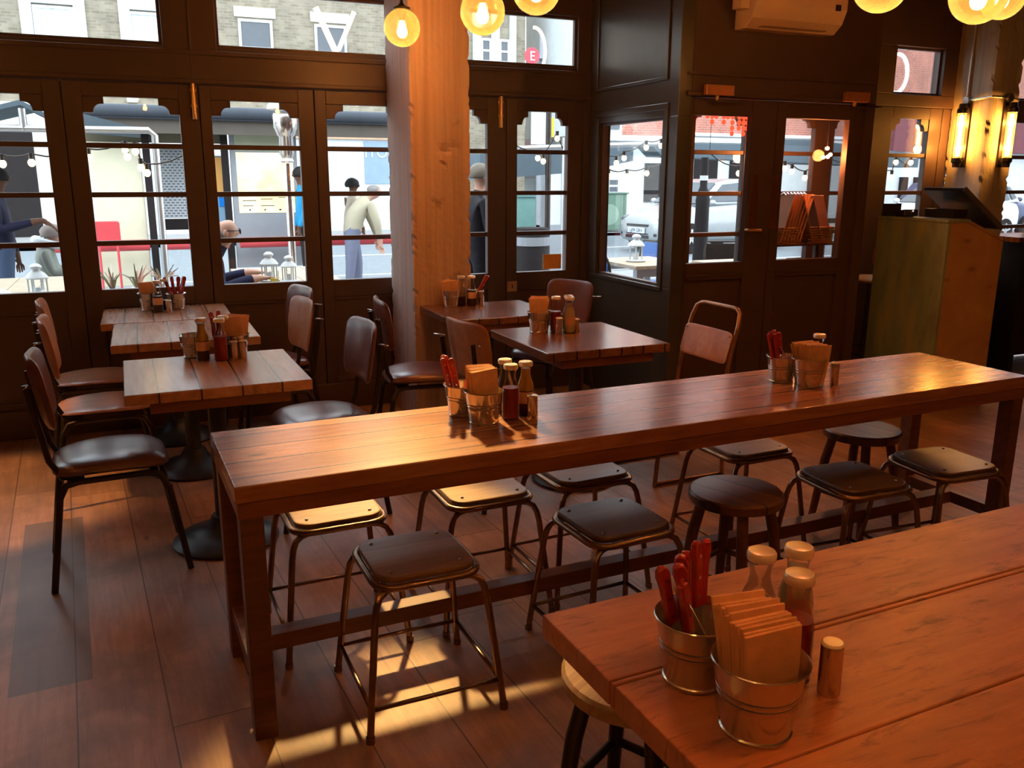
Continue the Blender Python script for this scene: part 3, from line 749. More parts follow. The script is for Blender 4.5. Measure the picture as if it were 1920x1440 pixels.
# long table, left set
W2 = 'the left bucket on the long table'
put_bucket(.985, 2.545, 0, 'tin bucket of napkins on the long table, nearest its lit left end')
napkins(.985, 2.55, 12, W2, R(8), fan=7, lean=7, w=.055, h=1.03)
put_bucket(.955, 2.665, R(60), 'tin bucket hidden behind the napkins on the long table, holding red knives', s=.98)
knives(.945, 2.655, [(-.035, .005, 3, -14, 10), (-.025, .02, -2, -10, 50), (-.015, -.01, 4, -12, -10), (-.03, .03, -5, -8, 20)], 'the bucket behind the left napkins')
bottle('ketchup', 1.085, 2.555, 0, 'ketchup bottle beside the left napkin bucket on the long table')
bottle('mustard', 1.150, 2.580, 0, 'pale mustard bottle right of the ketchup on the long table')
bottle('clear', 1.10, 2.640, 0, 'half empty sauce bottle behind the ketchup on the long table')
shaker(1.140, 2.500, 'steel shaker in front of the mustard bottle on the long table')
# long table, right set
W3 = 'the right bucket on the long table'
put_bucket(2.335, 2.545, 0, 'tin bucket of fanned napkins at the right of the long table')
napkins(2.345, 2.545, 12, W3, R(-10), fan=-9, lean=9, w=.055, h=.92)
put_bucket(2.290, 2.645, R(70), 'tin bucket of red knives behind the right napkins on the long table', handle=True, s=.95)
knives(2.275, 2.64, [(-.035, .0, 3, -18, 10), (-.02, .012, -2, -14, 50), (-.01, -.01, 4, -12, -10), (.0, .02, -5, -9, 20), (-.028, -.015, 2, -15, 70)], 'the bucket behind the right napkins')
bottle('ketchup', 2.440, 2.615, 0, 'sauce bottle half hidden by the right napkins on the long table')
shaker(2.443, 2.520, 'steel shaker beside the right napkin bucket on the long table')
# front left table
put_bucket(.172, 4.015, 0, 'empty tin bucket at the back left of the front left table', z=TH, s=.92)
bottle('mustard', .205, 3.925, 0, 'yellow mustard bottle on the front left table')

bottle('ketchup', .278, 3.885, 0, 'ketchup bottle on the front left table')
bottle('clear', .300, 3.955, 0, 'sauce bottle behind the ketchup on the front left table')
put_bucket(.352, 3.975, 0, 'tin bucket of napkins at the right of the front left set', s=.9)
napkins(.350, 3.98, 8, 'the bucket on the front left table', R(-10), fan=10, lean=8, w=.045, h=1.0)
knives(.262, 3.99, [(0, 0, 2, -4, 10), (.018, .012, -4, 4, 60)], 'the middle of the front left set', zh=.07)
shaker(.332, 3.890, 'left steel shaker of the pair on the front left table', h=.08)
shaker(.370, 3.895, 'right steel shaker of the pair on the front left table', h=.08)
# window table (left)
put_bucket(.010, 5.560, 0, 'tin bucket of napkins on the left window table', s=.95)
napkins(.010, 5.56, 7, 'the bucket on the left window table', R(15), fan=7, lean=8, w=.045, h=.92)
bottle('brown', .058, 5.455, 0, 'brown sauce bottle with a paper label on the left window table')
bottle('clear', .100, 5.535, 0, 'clear sauce bottle behind the brown one on the left window table')
put_bucket(.165, 5.545, 0, 'tin bucket of knives on the left window table', s=.88)
knives(.165, 5.545, [(-.03, 0, 0, -15, 10), (-.01, .01, 3, -4, 60), (.01, -.01, 3, 6, -20), (.03, 0, 0, 14, 10), (.02, .02, -6, 18, 50)], 'the bucket on the left window table', zh=.065)
shaker(.115, 5.425, 'steel shaker in front of the left window table set', h=.07)
# column table
put_bucket(1.735, 5.035, 0, 'tin bucket of slim napkins on the table by the column', s=.92)
napkins(1.735, 5.035, 7, 'the bucket on the table by the column', R(-20), fan=12, lean=10, w=.045, h=.90)
bottle('clear', 1.805, 5.045, 0, 'empty looking sauce bottle on the table by the column')
bottle('brown', 1.868, 5.030, 0, 'sauce bottle with a paper label on the table by the column')
shaker(1.925, 5.01, 'steel shaker on the table by the column')
put_bucket(1.915, 5.080, 0, 'small bucket of knives behind the bottles by the column', s=.8)
knives(1.915, 5.08, [(.02, 0, 3, 30, 10), (.03, .015, 0, 36, 60)], 'the bucket behind the bottles by the column', zh=.06)
# middle table
put_bucket(1.862, 4.010, 0, 'tin bucket of napkins on the glossy middle table', s=.98)
napkins(1.862, 4.01, 9, 'the bucket on the glossy middle table', R(-24), fan=5, lean=9, w=.052, h=1.02)
bottle('ketchup', 1.945, 3.985, 0, 'ketchup bottle on the glossy middle table')
bottle('mayo', 2.000, 3.935, 0, 'pale sauce bottle with a label on the glossy middle table')
bottle('clear', 2.025, 4.00, 0, 'sauce bottle at the back of the glossy middle table set')
shaker(1.930, 3.915, 'steel shaker in front of the ketchup on the middle table', h=.085)
shaker(1.985, 4.03, 'steel shaker behind the ketchup on the middle table', h=.085)
shaker(2.042, 3.935, 'steel shaker right of the pale sauce bottle on the middle table', h=.07)

# ================================================================== LAMPS
def globe_lamp(x, y, z, label, d=.20, power=LAMP):
    t = thing('globe_pendant', label, 'pendant lamp', (x, y, z), 0, 'amber glass globe pendants')
    r = d/2
    prof = [(r*math.sin(R(a)), -r*math.cos(R(a))) for a in (1, 8, 16, 26, 36, 46, 56, 66, 76, 86, 96, 106, 116, 126, 136, 146, 154, 161)]
    ob('glass_globe', MB().lathe(prof, 40, cap0=True, cap1=False), M_GLOBE, t, smooth=True)
    ob('bulb', MB().lathe([(.004, -.052), (.016, -.048), (.025, -.036), (.028, -.022), (.024, -.004), (.016, .016), (.013, .035)], 20), M_BULB, t, smooth=True)
    ob('cap', MB().lathe([(.014, .034), (.016, .06), (.030, r-.008), (.044, r-.006), (.046, r+.002), (.026, r+.010), (.010, r+.022), (.006, r+.04)], 24), M_IRON, t, smooth='auto')
    ob('cord', MB().tube([(0, 0, r+.035), (0, 0, 3.1-z)], .0035, 8), M_IRON, t)
    l = bpy.data.lights.new('bulb_light', 'POINT'); l.energy = power; l.color = AMBER; l.shadow_soft_size = .028
    lo = bpy.data.objects.new('bulb_light', l); COL.objects.link(lo); lo.parent = t; lo.location = (0, 0, -.02)
    return t
M_FESTA = emit('lobby_added_bulb', (1, .72, .35), 4)
M_BULB = emit('filament_bulb', (1, .62, .20), 22)
globe_lamp(1.387, 4.771, 2.318, 'smallest hanging glass globe, in front of the concrete column', .195, LAMP*1.5)
globe_lamp(1.493, 3.851, 2.261, 'large glass globe just right of the concrete column at the top')
globe_lamp(1.660, 3.640, 2.330, 'glass globe right of the large one, cut by the top edge', .21)
globe_lamp(2.536, 2.568, 2.228, 'glass globe cut by the top edge, just right of the air conditioner', .20, LAMP*.65)
globe_lamp(2.829, 2.398, 2.185, 'glass globe hanging in front of the plastered column, top right', .20, LAMP*.65)
globe_lamp(3.75, 3.05, 2.36, 'glass globe at the top right corner of the view', .2, LAMP*1.7)
for p in ((-1.55, 2.4), (-1.3, 4.3), (.1, .35), (1.3, .55), (2.6, .5), (4.6, 1.2), (-.7, .8), (1.9, -1.3), (.2, -1.4)):  # unseen extra pendants, added for the room's general glow
    globe_lamp(p[0], p[1], 2.42, 'added unseen globe pendant outside the view, for the general glow', .2, LAMP*(1.5 if p[1] < .7 else .9))

def sconce(x, y, z, rz, side):
    t = thing('tube_sconce', 'iron wall lamp with a glowing glass tube on the %s of the plastered column' % side, 'wall lamp', (x, y, z), rz, 'caged tube wall lamps')
    ob('backplate', MB().box(-.030, -.016, -.235, .030, 0, .235), M_IRON, t, bevel=.003)          # lamp stands out toward -Y
    ob('glass_tube', MB().lathe([(.032, -.17), (.032, .17)], 24, T(0, -.062), cap0=False, cap1=False), M_GLOBE, t, smooth=True)
    ob('filament_tube', MB().lathe([(.008, -.155), (.015, -.148), (.015, .148), (.008, .155)], 16, T(0, -.062)), M_TUBE, t, smooth=True)
    for s in (-1, 1):
        ob('end_fitting', MB().lathe([(.040, s*.165), (.040, s*.195), (.030, s*.205), (.028, s*.235)], 20, T(0, -.062)).box(-.016, -.06, s*.20-.012, .016, -.01, s*.20+.012).ball((.038, -.07, s*.185), .009), M_IRON, t, smooth='auto')
        for a in (30, 150): ob('cage_bar', MB().tube([(.036*math.cos(R(a)), -.062-.036*math.sin(R(a)), -.17), (.036*math.cos(R(a)), -.062-.036*math.sin(R(a)), .17)], .0018, 6), M_IRON, t)
    l = bpy.data.lights.new('tube_light', 'POINT'); l.energy = 6; l.color = (1, .40, .08); l.shadow_soft_size = .03
    for q in (-.09, .09):
        lo = bpy.data.objects.new('tube_light', l); COL.objects.link(lo); lo.parent = t; lo.location = (0, -.062, q)
M_TUBE = emit('amber_tube', (1, .60, .16), 12)
sconce(5.92, 4.985, 1.86, R(-90), 'left face')
sconce(6.085, 4.80, 1.86, 0, 'front face')
t = thing('conduit', 'steel conduit running down the plastered column to two round junction boxes', 'conduit', (0, 0, 0))
ob('pipe', MB().tube([(5.905, 5.0, 3.08), (5.905, 5.0, 2.13)], .009, 10).tube([(5.905, 4.99, 2.12), (5.905, 4.785, 2.135), (6.10, 4.785, 2.135), (6.19, 4.785, 2.12)], .009, 10), M_STEELP, t, smooth='auto')
ob('junction_box', MB().lathe([(.032, 0), (.032, .03), (.028, .034)], 20, T(5.918, 4.995, 2.12, 0, -PI/2)), M_STEELP, t, smooth='auto')
ob('junction_box', MB().lathe([(.032, 0), (.032, .03), (.028, .034)], 20, T(6.09, 4.80, 2.13, PI/2)), M_STEELP, t, smooth='auto')

# ceiling track spotlight throwing a pool of light on the left end of the long table
def track_spot(x, y, z, aim, size, power, label, col=(1, .60, .20)):
    t = thing('ceiling_spotlight', label, 'spotlight', (x, y, z))
    d = (Vector(aim)-Vector((x, y, z))).normalized(); q = d.to_track_quat('-Z', 'Y')
    QM = q.to_matrix().to_4x4()
    ob('housing', MB().lathe([(.020, .10), (.038, .09), (.042, -.05), (.040, -.055)], 20, QM, cap1=False), M_IRON, t, smooth='auto')
    ob('bracket', MB().tube([(0, 0, .05), (0, 0, 3.1-z)], .008, 8), M_IRON, t)
    l = bpy.data.lights.new('spot_light', 'SPOT'); l.energy = power; l.color = col; l.spot_size = R(size); l.spot_blend = .35; l.shadow_soft_size = .075
    lo = bpy.data.objects.new('spot_light', l); COL.objects.link(lo); lo.parent = t; lo.location = d*.06; lo.rotation_euler = q.to_euler()
track_spot(1.36, 4.95, 2.93, (.69, 2.44, .62), 17.5, 370, 'ceiling spotlight above the top of the view by the concrete column')
track_spot(-1.9, 4.2, 2.93, (-.95, 4.6, 0), 30, 110, 'ceiling spotlight over the floor left of the view', (1, .45, .12))

# air conditioner on the wall over the doors
def aircon():
    t = thing('air_conditioner', 'cream air conditioning unit fixed high on the dark wall', 'air conditioner', (3.70, DW-.02, 2.405))
    m = plain('cream_plastic', (.70, .52, .36), .45, 0, .03)
    prof = [(0, .0), (-.10, .0), (-.165, .05), (-.20, .13), (-.20, .27), (-.16, .30), (0, .30)]
    TT = Matrix(((0, 0, 1, 0), (1, 0, 0, 0), (0, 1, 0, 0), (0, 0, 0, 1)))
    ob('casing', MB().prism(prof, -.30, .38, TT), m, t, bevel=.006)
    for k in range(7): ob('louvre', MB().box(-.21+k*.07, -.155, .008+.0, -.15+k*.07, -.098, .012, T(0, 0, 0)), plain('louvre_plastic_%d' % k, (.40, .28, .18), .5), t)
    ob('display', MB().box(.285, -.203, .12, .325, -.199, .155), M_IRON, t)
    ob('side_bracket', MB().box(-.37, -.14, .10, -.30, -.06, .22), m, t, bevel=.005)
aircon()

# ================================================================== HOST STAND, COUNTER, HIGH CHAIRS
def lectern():
    t = thing('host_stand', 'tall host stand with a green painted side and a bare plywood side', 'host stand', (4.842, 4.108, 0), R(-5))
    green = NT('green_distressed_paint'); c = green.coord(scale=(3, 3, 1)); z = green.noise(c, 2.4, 5, .6)
    gcol = green.ramp(z, [(.32, (.19, .23, .18)), (.5, (.26, .34, .22)), (.68, (.40, .38, .18))])
    green.bsdf(gcol, .6, 0, z, .2)
    pw = NT('spotted_plywood'); c = pw.coord(); vo = pw.n('TexVoronoi'); pw.l(pw.coord(scale=(1.6, 1.6, 3.2)), vo.inputs['Vector']); vo.inputs['Scale'].default_value = 2.8
    z = pw.noise(c, 4, 4, .6, .6)
    pcol = pw.ramp(z, [(.3, (.44, .24, .085)), (.7, (.58, .35, .13))]); sp_ = pw.ramp(pw.math('ADD', vo.outputs['Distance'], pw.math('MULTIPLY', z, .2)), [(.16, (1, 1, 1)), (.30, (0, 0, 0))])
    pw.bsdf(pw.mix(pw.math('MULTIPLY', sp_, .6), pcol, (.13, .05, .025)), .55, 0, z, .1)
    prof = [(0, .0), (.46, .0), (.46, 1.13), (.14, 1.262), (0, 1.262)]
    TT = Matrix(((1, 0, 0, 0), (0, 0, 1, 0), (0, 1, 0, 0), (0, 0, 0, 1)))
    V = .64
    ob('side_panel', MB().prism(prof[::-1], 0, .02, TT), pw.mat, t, bevel=.002)
    ob('side_panel', MB().prism(prof[::-1], V-.02, V, TT), pw.mat, t, bevel=.002)
    ob('front_panel', MB().box(-.02, -.006, 0, 0, V+.006, 1.262), green.mat, t, bevel=.002)
    ob('back_panel', MB().box(.44, .02, 0, .458, V-.02, 1.12), pw.mat, t)
    ob('top_shelf', MB().box(-.03, -.01, 1.263, .15, V+.01, 1.282), green.mat, t, bevel=.003)
    ob('sloping_top', MB().box(0, .0, 0, .345, V, .018, T(.142, 0, 1.264, 0, R(22.4))), pw.mat, t)
    return t
lectern()
t = thing('till_screen', 'black touch screen tilted on top of the host stand', 'screen', (5.16, 4.40, 1.29), R(-5))
ob('screen', MB().box(-.22, -.22, -.012, .22, .13, .012, T(.06, 0, .055, 0, R(36))), M_IRON, t, bevel=.004)
ob('bezel', MB().box(-.225, -.235, -.016, .225, -.22, .016, T(.06, 0, .055, 0, R(36))), plain('screen_bezel', (.10, .085, .07), .4), t, bevel=.002)
ob('foot', MB().box(-.12, -.16, -.008, .0, .10, .05), M_IRON, t, bevel=.004)
t = thing('card_reader', 'small black card reader standing on the host stand shelf', 'card reader', (4.93, 4.55, 1.283), R(-20))
ob('body', MB().box(-.05, -.06, 0, .05, .06, .045, T(0, 0, .0, R(-6))), M_IRON, t, bevel=.006)
ob('light', MB().ball((.01, -.062, .040), .003), emit('status_light', (1, .9, .8), 3), t)
tag(ob('tablet_stand', MB().box(-.07, -.004, 0, .07, .004, .085).box(-.05, 0, 0, .05, .05, .006), M_IRON, None, loc=(4.90, 4.66, 1.283), rot=(0, 0, R(-15)), bevel=.002), 'small dark display standing upright at the back of the host stand', 'display')

t = thing('window_counter', 'reddish wooden counter shelf along the right hand windows', 'counter', (0, 0, 0))
ob('worktop', MB().box(6.25, 4.66, 1.06, 8.5, 5.11, 1.10), M_TABLE, t, bevel=.004)
ob('bracket', MB().box(6.4, 4.72, .0, 6.45, 5.1, 1.06), M_IRON, t)
ob('bracket', MB().box(7.6, 4.72, 0, 7.65, 5.1, 1.06), M_IRON, t)
tag(ob('menu_card', MB().box(-.06, -.03, 0, .03, .03, .004), plain('white_card', (.8, .7, .6), .7), None, loc=(4.99, 4.66, 1.283), rot=(0, 0, R(10))), 'white menu card lying at the back of the host stand', 'menu')
M_ORANGE = plain('orange_shell', (.50, .11, .03), .4)
def high_chair(x, y, rz, label, base=True):
    t = thing('high_chair', label, 'bar stool', (x, y, 0), rz, 'high stools with orange backs by the window counter')
    ob('seat', MB().pad(.36, .36, .04, 4, 6, lambda p: Vector((p.x, p.y, .80+p.z))), plain('pale_seat_%d' % int(x*10), (.42, .30, .22), .35), t, smooth=True)
    ob('backrest', MB().pad(.34, .24, .018, 3, 8, lambda p: Vector((-.19-p.y*.2, p.x, 1.02+p.y))), M_ORANGE, t, smooth=True)
    for s in (-1, 1):
        ob('back_post', MB().tube([(-.15, s*.11, .78), (-.20, s*.11, 1.05)], .009, 8), M_IRON, t)
    for sx in (-1, 1):
        for sy in (-1, 1): ob('leg', MB().tube([(sx*.13, sy*.13, .79), (sx*.19, sy*.19, 0)], .011, 8), M_IRON, t, smooth='auto')
    k = .175; ob('foot_ring', MB().tube([(k, k, .25), (-k, k, .25), (-k, -k, .25), (k, -k, .25)], .008, 8, closed=True), M_IRON, t)
    return t
high_chair(5.05, 4.945, R(88), 'high stool with an orange back, half hidden behind the host stand')
high_chair(6.55, 4.20, R(80), 'high stool at the right edge by the window counter')

# wicker baskets of clipboards in the lobby
def menu_basket(x, y, z, rz, label, n, lean, group):
    t = thing('wicker_basket', label, 'basket', (x, y, z), rz, 'wicker menu baskets in the lobby')
    m = MB()
    for k in range(7):
        pts = []
        for i in range(48):
            a = 2*PI*i/48; c, s = math.cos(a), math.sin(a); w_ = .003*math.sin(i*PI+(k % 2)*PI)
            pts.append(((.125+w_)*math.copysign(abs(c)**.5, c), (.09+w_)*math.copysign(abs(s)**.5, s), .008+.016*k))
        m.tube(pts, .008, 5, closed=True)
    ob('woven_side', m, M_WICK, t, smooth=True)
    ob('basket_floor', MB().box(-.12, -.085, 0, .12, .085, .006), M_WICK, t)
    for i in range(n):
        c = thing('menu_clipboard', 'tan clipboard menu leaning in %s' % group, 'clipboard', (0, 0, 0), 0, 'clipboards in '+group)
        k = i/(max(1, n-1))-.5
        M_ = Matrix.Translation((x, y, z)) @ Matrix.Rotation(rz, 4, 'Z') @ T(k*.17, 0, .015, 0, R(lean), 0)
        c.matrix_world = M_
        ob('board', MB().box(-.0025, -.10, 0, .0025, .10, .33), plain('clipboard_%s_%d' % (group[-5:], i), (.50+.1*random.random(), .27, .14), .6), c)
        ob('clip', MB().tube([(-.008, -.03, .322), (-.010, 0, .338), (-.008, .03, .322)], .006, 6), M_CHROME, c)
tag(ob('basket_stand', MB().box(3.95, 4.74, 1.085, 4.54, 4.98, 1.10).box(3.96, 4.75, 0, 3.99, 4.78, 1.085).box(4.50, 4.75, 0, 4.53, 4.78, 1.085).box(3.96, 4.94, 0, 3.99, 4.97, 1.085).box(4.50, 4.94, 0, 4.53, 4.97, 1.085), M_LEGW), 'slim dark stand behind the right entrance door holding the baskets', 'stand')
menu_basket(4.11, 4.86, 1.10, 0, 'left wicker basket of clipboards behind the right entrance door', 7, 16, 'the left basket')
menu_basket(4.39, 4.86, 1.10, 0, 'right wicker basket of clipboards behind the right entrance door', 3, -20, 'the right basket')
# red reflection in the left door glass, built as glowing beads
M_RED = emit('red_reflection_glow', (1, .05, .02), 1.0)
for i in range(9):
    x = 3.44+.042*i+.003*(i % 2)
    m = MB(); n_ = 2+(i > 4)*2+(i % 2)
    for k in range(n_): m.ball((x, 4.86+.01*(i % 3), 1.965-.035*k), (.014, .014, .017), 8, 6)
    tag(ob('red_reflection_beads', m, M_RED), 'glowing red beads standing in for a reflection in the left entrance door', 'bead string', 'red reflection beads in the lobby')

t = thing('added_cluster_lamp', 'added cluster of small bulbs in the entrance lobby, standing in for reflected lamps', 'pendant lamp', (4.40, 4.80, 1.71))  # bulbs stand in for lamp reflections, added to light the menu baskets
for dx, dy, dz in ((0, 0, .03), (-.03, 0, -.03), (.02, .01, -.025), (.05, .02, -.01)): ob('bulb', MB().ball((dx, dy, dz), .013, 10, 8), M_FESTA, t, smooth=True)
ob('cord', MB().tube([(0, 0, .04), (0, 0, .36)], .003, 6), M_IRON, t)
l = bpy.data.lights.new('cluster_light', 'POINT'); l.energy = 9; l.color = AMBER; l.shadow_soft_size = .04
lo = bpy.data.objects.new('cluster_light', l); COL.objects.link(lo); lo.parent = t; lo.location = (-.12, -.06, -.02)

# small fittings
for x in (.362, 2.345):
    t = thing('sliding_bolt', 'brass sliding bolt catching the light on the window frame %s the concrete column' % ('left of' if x < 1 else 'right of'), 'bolt', (x, FA, 1.97), 0, 'brass bolts on the folding windows')
    ob('rod', MB().tube([(0, -.016, -.10), (0, -.016, .115)], .013, 12), M_BRASS, t, smooth='auto')
    ob('guide', MB().box(-.017, -.018, -.03, .017, -.001, -.015).box(-.017, -.018, .06, .017, -.001, .075).box(-.013, -.004, -.10, .013, -.0005, .10), M_BRASS, t, bevel=.001)
t = thing('wall_socket', 'small brown socket plate on the wall right of the column', 'socket', (2.437, FA+.005, .772))
ob('plate', MB().box(-.037, -.010, -.037, .037, 0, .037), plain('socket_plate', (.40, .26, .17), .5), t, bevel=.002)
ob('keyhole', MB().box(-.004, -.0115, -.012, .004, -.0101, .012), M_IRON, t)
tag(ob('yellow_card', MB().box(2.69, FA+.012, .885, 2.835, FA+.015, .992), plain('amber_card', (.80, .40, .10), .6)), 'amber card propped at the foot of the window right of the column', 'card')
M_NEON = emit('neon_tube', (1, .72, .58), .75)
M_NEON2 = emit('white_neon', (.95, 1, 1), 2.6)
t = thing('neon_letter', 'pinkish neon letter Y hanging in the upper window', 'neon sign', (0, 0, 0))
ob('neon_tube', MB().tube([(1.14, FA+.13, 2.575), (1.28, FA+.13, 2.265)], .020, 12).tube([(1.275, FA+.13, 2.33), (1.385, FA+.13, 2.565)], .015, 12), M_NEON, t, smooth='auto')
def ring(name, x, y, z, r, mat, label, a0=-95, a1=95, sx=.55):
    pts = [(x+math.cos(R(a))*r*sx, y, z+math.sin(R(a))*r) for a in range(a0, a1+1, 10)]
    tt = thing(name, label, 'neon sign'); ob('neon_tube', MB().tube(pts, .012, 10), mat, tt, smooth=True)
ring('neon_ring', 2.655, FA+.13, 2.40, .155, M_NEON, 'curved neon tube in the upper window beside the corner')
ring('neon_ring', 5.43, FC+.10, 2.32, .140, M_NEON2, 'bright white curved neon tube in the small upper window at the right', sx=.75)

# ================================================================== THE STREET
def simple(name, col, rough=.6, metal=0, **k):
    if rough >= .5: k.setdefault('Specular_IOR_Level', .12)
    return plain(name, col, rough, metal, .06, 4, .02, **k)
M_WHITE = simple('white_render', (.56, .60, .60)); M_GREYP = simple('grey_panel', (.25, .27, .29)); M_DARK = simple('dark_timber', (.02, .017, .017))
M_RED = simple('red_plastic', (.55, .06, .07), .35); M_BLUE = simple('blue_steel', (.03, .12, .38), .4); M_CANVAS = simple('blue_grey_canvas', (.10, .135, .16), .8)
M_ROAD = plain('asphalt', (.15, .18, .20), .7, 0, .15, 12, .1); M_PAVE = plain('paving', (.24, .25, .25), .8, 0, .12, 6, .05)
M_BRICKY = brick('yellow_stock_brick', (.15, .125, .08), (.27, .235, .17), (.23, .22, .19)); M_BRICKR = brick('red_brick', (.33, .11, .08), (.40, .15, .11), (.35, .25, .2))
M_SLATE = simple('roof_slate', (.22, .22, .24)); M_WGLASS = simple('dark_window', (.07, .085, .10), .12)
M_TTOP = plain('pale_table_timber', (.40, .32, .22), .5, 0, .12, 10, .05)
struct('ground', MB().box(-30, FA+.09, -.12, 40, 13.2, -.04), M_PAVE)
struct('ground', MB().box(-30, 22, -.12, 60, 60, -.04), M_PAVE)
struct('road', MB().box(-30, 13.2, -.16, 60, 22, -.12), M_ROAD)
struct('kerb', MB().box(-30, 13.05, -.12, 40, 13.2, -.03).box(-30, 22, -.12, 60, 22.15, -.03), M_GREYP)
struct('road_marking', MB().box(-6, 14.6, -.12, 40, 14.72, -.115).box(-6, 13.5, -.12, 40, 13.6, -.115).box(3, 18.3, -.12, 11, 18.42, -.115).box(14, 18.3, -.12, 24, 18.42, -.115), M_WHITE)

def text(body, size, loc, rot, mat, parent, ext=.002):
    c = bpy.data.curves.new('lettering', 'FONT'); c.body = body; c.size = size; c.extrude = ext; c.align_x = 'CENTER'
    o = bpy.data.objects.new('lettering', c); COL.objects.link(o); o.location = loc; o.rotation_euler = rot; o.parent = parent
    c.materials.append(mat)
    bpy.context.view_layer.update()
    me = bpy.data.meshes.new_from_object(o.evaluated_get(bpy.context.evaluated_depsgraph_get()))
    bpy.data.objects.remove(o); o = bpy.data.objects.new('lettering', me); COL.objects.link(o); o.location = loc; o.rotation_euler = rot; o.parent = parent
    return o
FACE = (PI/2, 0, 0)       # lettering facing the restaurant

def building(label, x0, x1, y, z1, wall, wins, trims=None, roof=None):
    t = thing('building', label, 'building', (0, 0, 0))
    ob('wall', MB().box(x0, y, -.04, x1, y+4, z1), wall, t)
    for (a, b, c, d, kind) in wins:
        f = ob('window', MB().box(a, y-.06, c, a+.07, y-.005, d).box(b-.07, y-.06, c, b, y-.005, d).box(a+.07, y-.06, c, b-.07, y-.005, c+.07).box(a+.07, y-.06, d-.07, b-.07, y-.005, d)
               .box(a+.07, y-.05, (c+d)/2-.03, b-.07, y-.005, (c+d)/2+.03), M_WHITE, t)
        ob('pane', MB().box(a+.07, y-.03, c+.07, b-.07, y-.02, d-.07), M_CURT if kind == 'c' else M_WGLASS, f)
    return t
cn = NT('net_curtain'); cc = cn.coord(scale=(1, 1, .02)); z = cn.noise(cc, 22, 2); M_CURT = cn.bsdf(cn.ramp(z, [(.35, (.36, .48, .52)), (.65, (.66, .78, .80))]), .5)
b = building('tall yellow brick house across the road with white framed sash windows', -14, 11.5, 26, 9.5, M_BRICKY,
             [(-2.0, -1.05, 4.3, 5.66, 'c'), (.2, 1.15, 4.3, 5.66, 'c'), (-4.3, -3.3, 4.3, 5.66, 'c'), (2.94, 3.85, 4.2, 5.67, 'd'), (5.0, 5.9, 4.2, 5.66, 'd'), (7.3, 8.2, 4.2, 5.66, 'd'), (10.0, 10.35, 4.9, 5.6, 'd'), (10.6, 10.95, 4.9, 5.6, 'd')])
for a, c_ in ((-2.28, -.80), (-.02, 1.45), (-4.6, -3.0)):
    ob('window_surround', MB().box(a, 25.90, 3.4, a+.27, 25.999, 9).box(c_-.27, 25.90, 3.4, c_, 25.999, 9).box(a+.27, 25.90, 5.70, c_-.27, 25.999, 6.6), M_WHITE, b)
ob('window_surround', MB().box(9.75, 25.9, 4.6, 10.0, 25.999, 6.8).box(10.35, 25.9, 4.6, 10.6, 25.999, 6.8).box(10.95, 25.9, 4.6, 11.15, 25.999, 6.8).box(9.6, 25.88, 4.55, 11.3, 25.999, 4.75), M_WHITE, b)
ob('lintel', MB().box(2.85, 25.95, 5.72, 3.95, 25.999, 5.98).box(4.9, 25.95, 5.72, 6.0, 25.999, 5.98), simple('pale_brick_arch', (.62, .57, .45)), b)
ob('shop_front', MB().box(-14, 25.6, -.04, 3.2, 25.99, 3.3), simple('pale_shopfront', (.62, .62, .58)), b)
ob('shop_front', MB().box(3.2, 25.6, -.04, 9.3, 25.99, 3.2), M_WHITE, b)
ob('fascia', MB().box(3.4, 25.5, 2.55, 7.0, 25.6, 3.15), simple('tan_fascia', (.45, .30, .20)), b)
text('2  ATE', .62, (5.9, 25.49, 2.62), FACE, simple('cream_letters', (.95, .9, .8)), b, .01)
ob('shop_window', MB().box(6.2, 25.57, 1.3, 7.5, 25.6, 2.5), simple('blue_shop_window', (.18, .27, .38), .2), b)
text('IYO', .42, (6.55, 25.56, 2.05), FACE, M_WHITE, b, .01)
ob('shop_door', MB().box(-3.3, 25.57, -.04, -2.3, 25.6, 2.6).box(-5.2, 25.57, -.04, -4.7, 25.6, 2.6), M_DARK, b)

# white single storey building on the right with brick above
b = building('long white building on the right across the road, red brick above it', 12.9, 34, 24.2, 2.75, M_WHITE, [(13.5, 13.95, 1.0, 1.5, 'd')])
ob('dark_window', MB().box(14.85, 24.14, .75, 15.45, 24.19, 1.95).box(16.7, 24.14, 1.35, 17.6, 24.19, 2.1).box(18.1, 24.14, .2, 19.1, 24.19, 2.15), M_DARK, b)
ob('upper_wall', MB().box(14.1, 24.6, 2.75, 34, 28, 9), M_BRICKR, b)
ob('upper_wall', MB().box(12.4, 24.4, 2.75, 14.1, 28, 9), M_WHITE, b)
ob('upper_window', MB().box(13.55, 24.35, 2.95, 14.0, 24.399, 3.9), M_WGLASS, b)
ob('canopy_roof', MB().box(12.9, 23.7, 2.60, 34, 24.2, 2.76), simple('pale_canopy', (.80, .82, .80)), b)
ob('plinth', MB().box(12.9, 24.12, -.04, 34, 24.199, .12), M_DARK, b)
b = thing('building', 'brick gabled house with a grey slate roof seen between the windows', 'building')
ob('wall', MB().box(11.6, 31, -.04, 17, 36, 1.95), M_WHITE, b)
ob('roof', MB().prism([(11.2, 1.9), (18, 1.9), (15.2, 3.3), (14.2, 3.85), (13.4, 3.1), (12.6, 3.35)], -36, -30.9, Matrix(((1, 0, 0, 0), (0, 0, -1, 0), (0, 1, 0, 0), (0, 0, 0, 1)))), simple('weathered_tiles', (.30, .24, .22)), b)
ob('porch_roof', MB().prism([(13.3, 1.45), (15.3, 1.45), (14.9, 1.95), (13.9, 1.95)], -30.8, -30.3, Matrix(((1, 0, 0, 0), (0, 0, -1, 0), (0, 1, 0, 0), (0, 0, 0, 1)))), M_SLATE, b)
ob('garage_door', MB().box(14.2, 30.88, .2, 14.9, 30.95, 1.3), M_WGLASS, b)
b = thing('building', 'dark shop with gold lettering far right across the street', 'building')
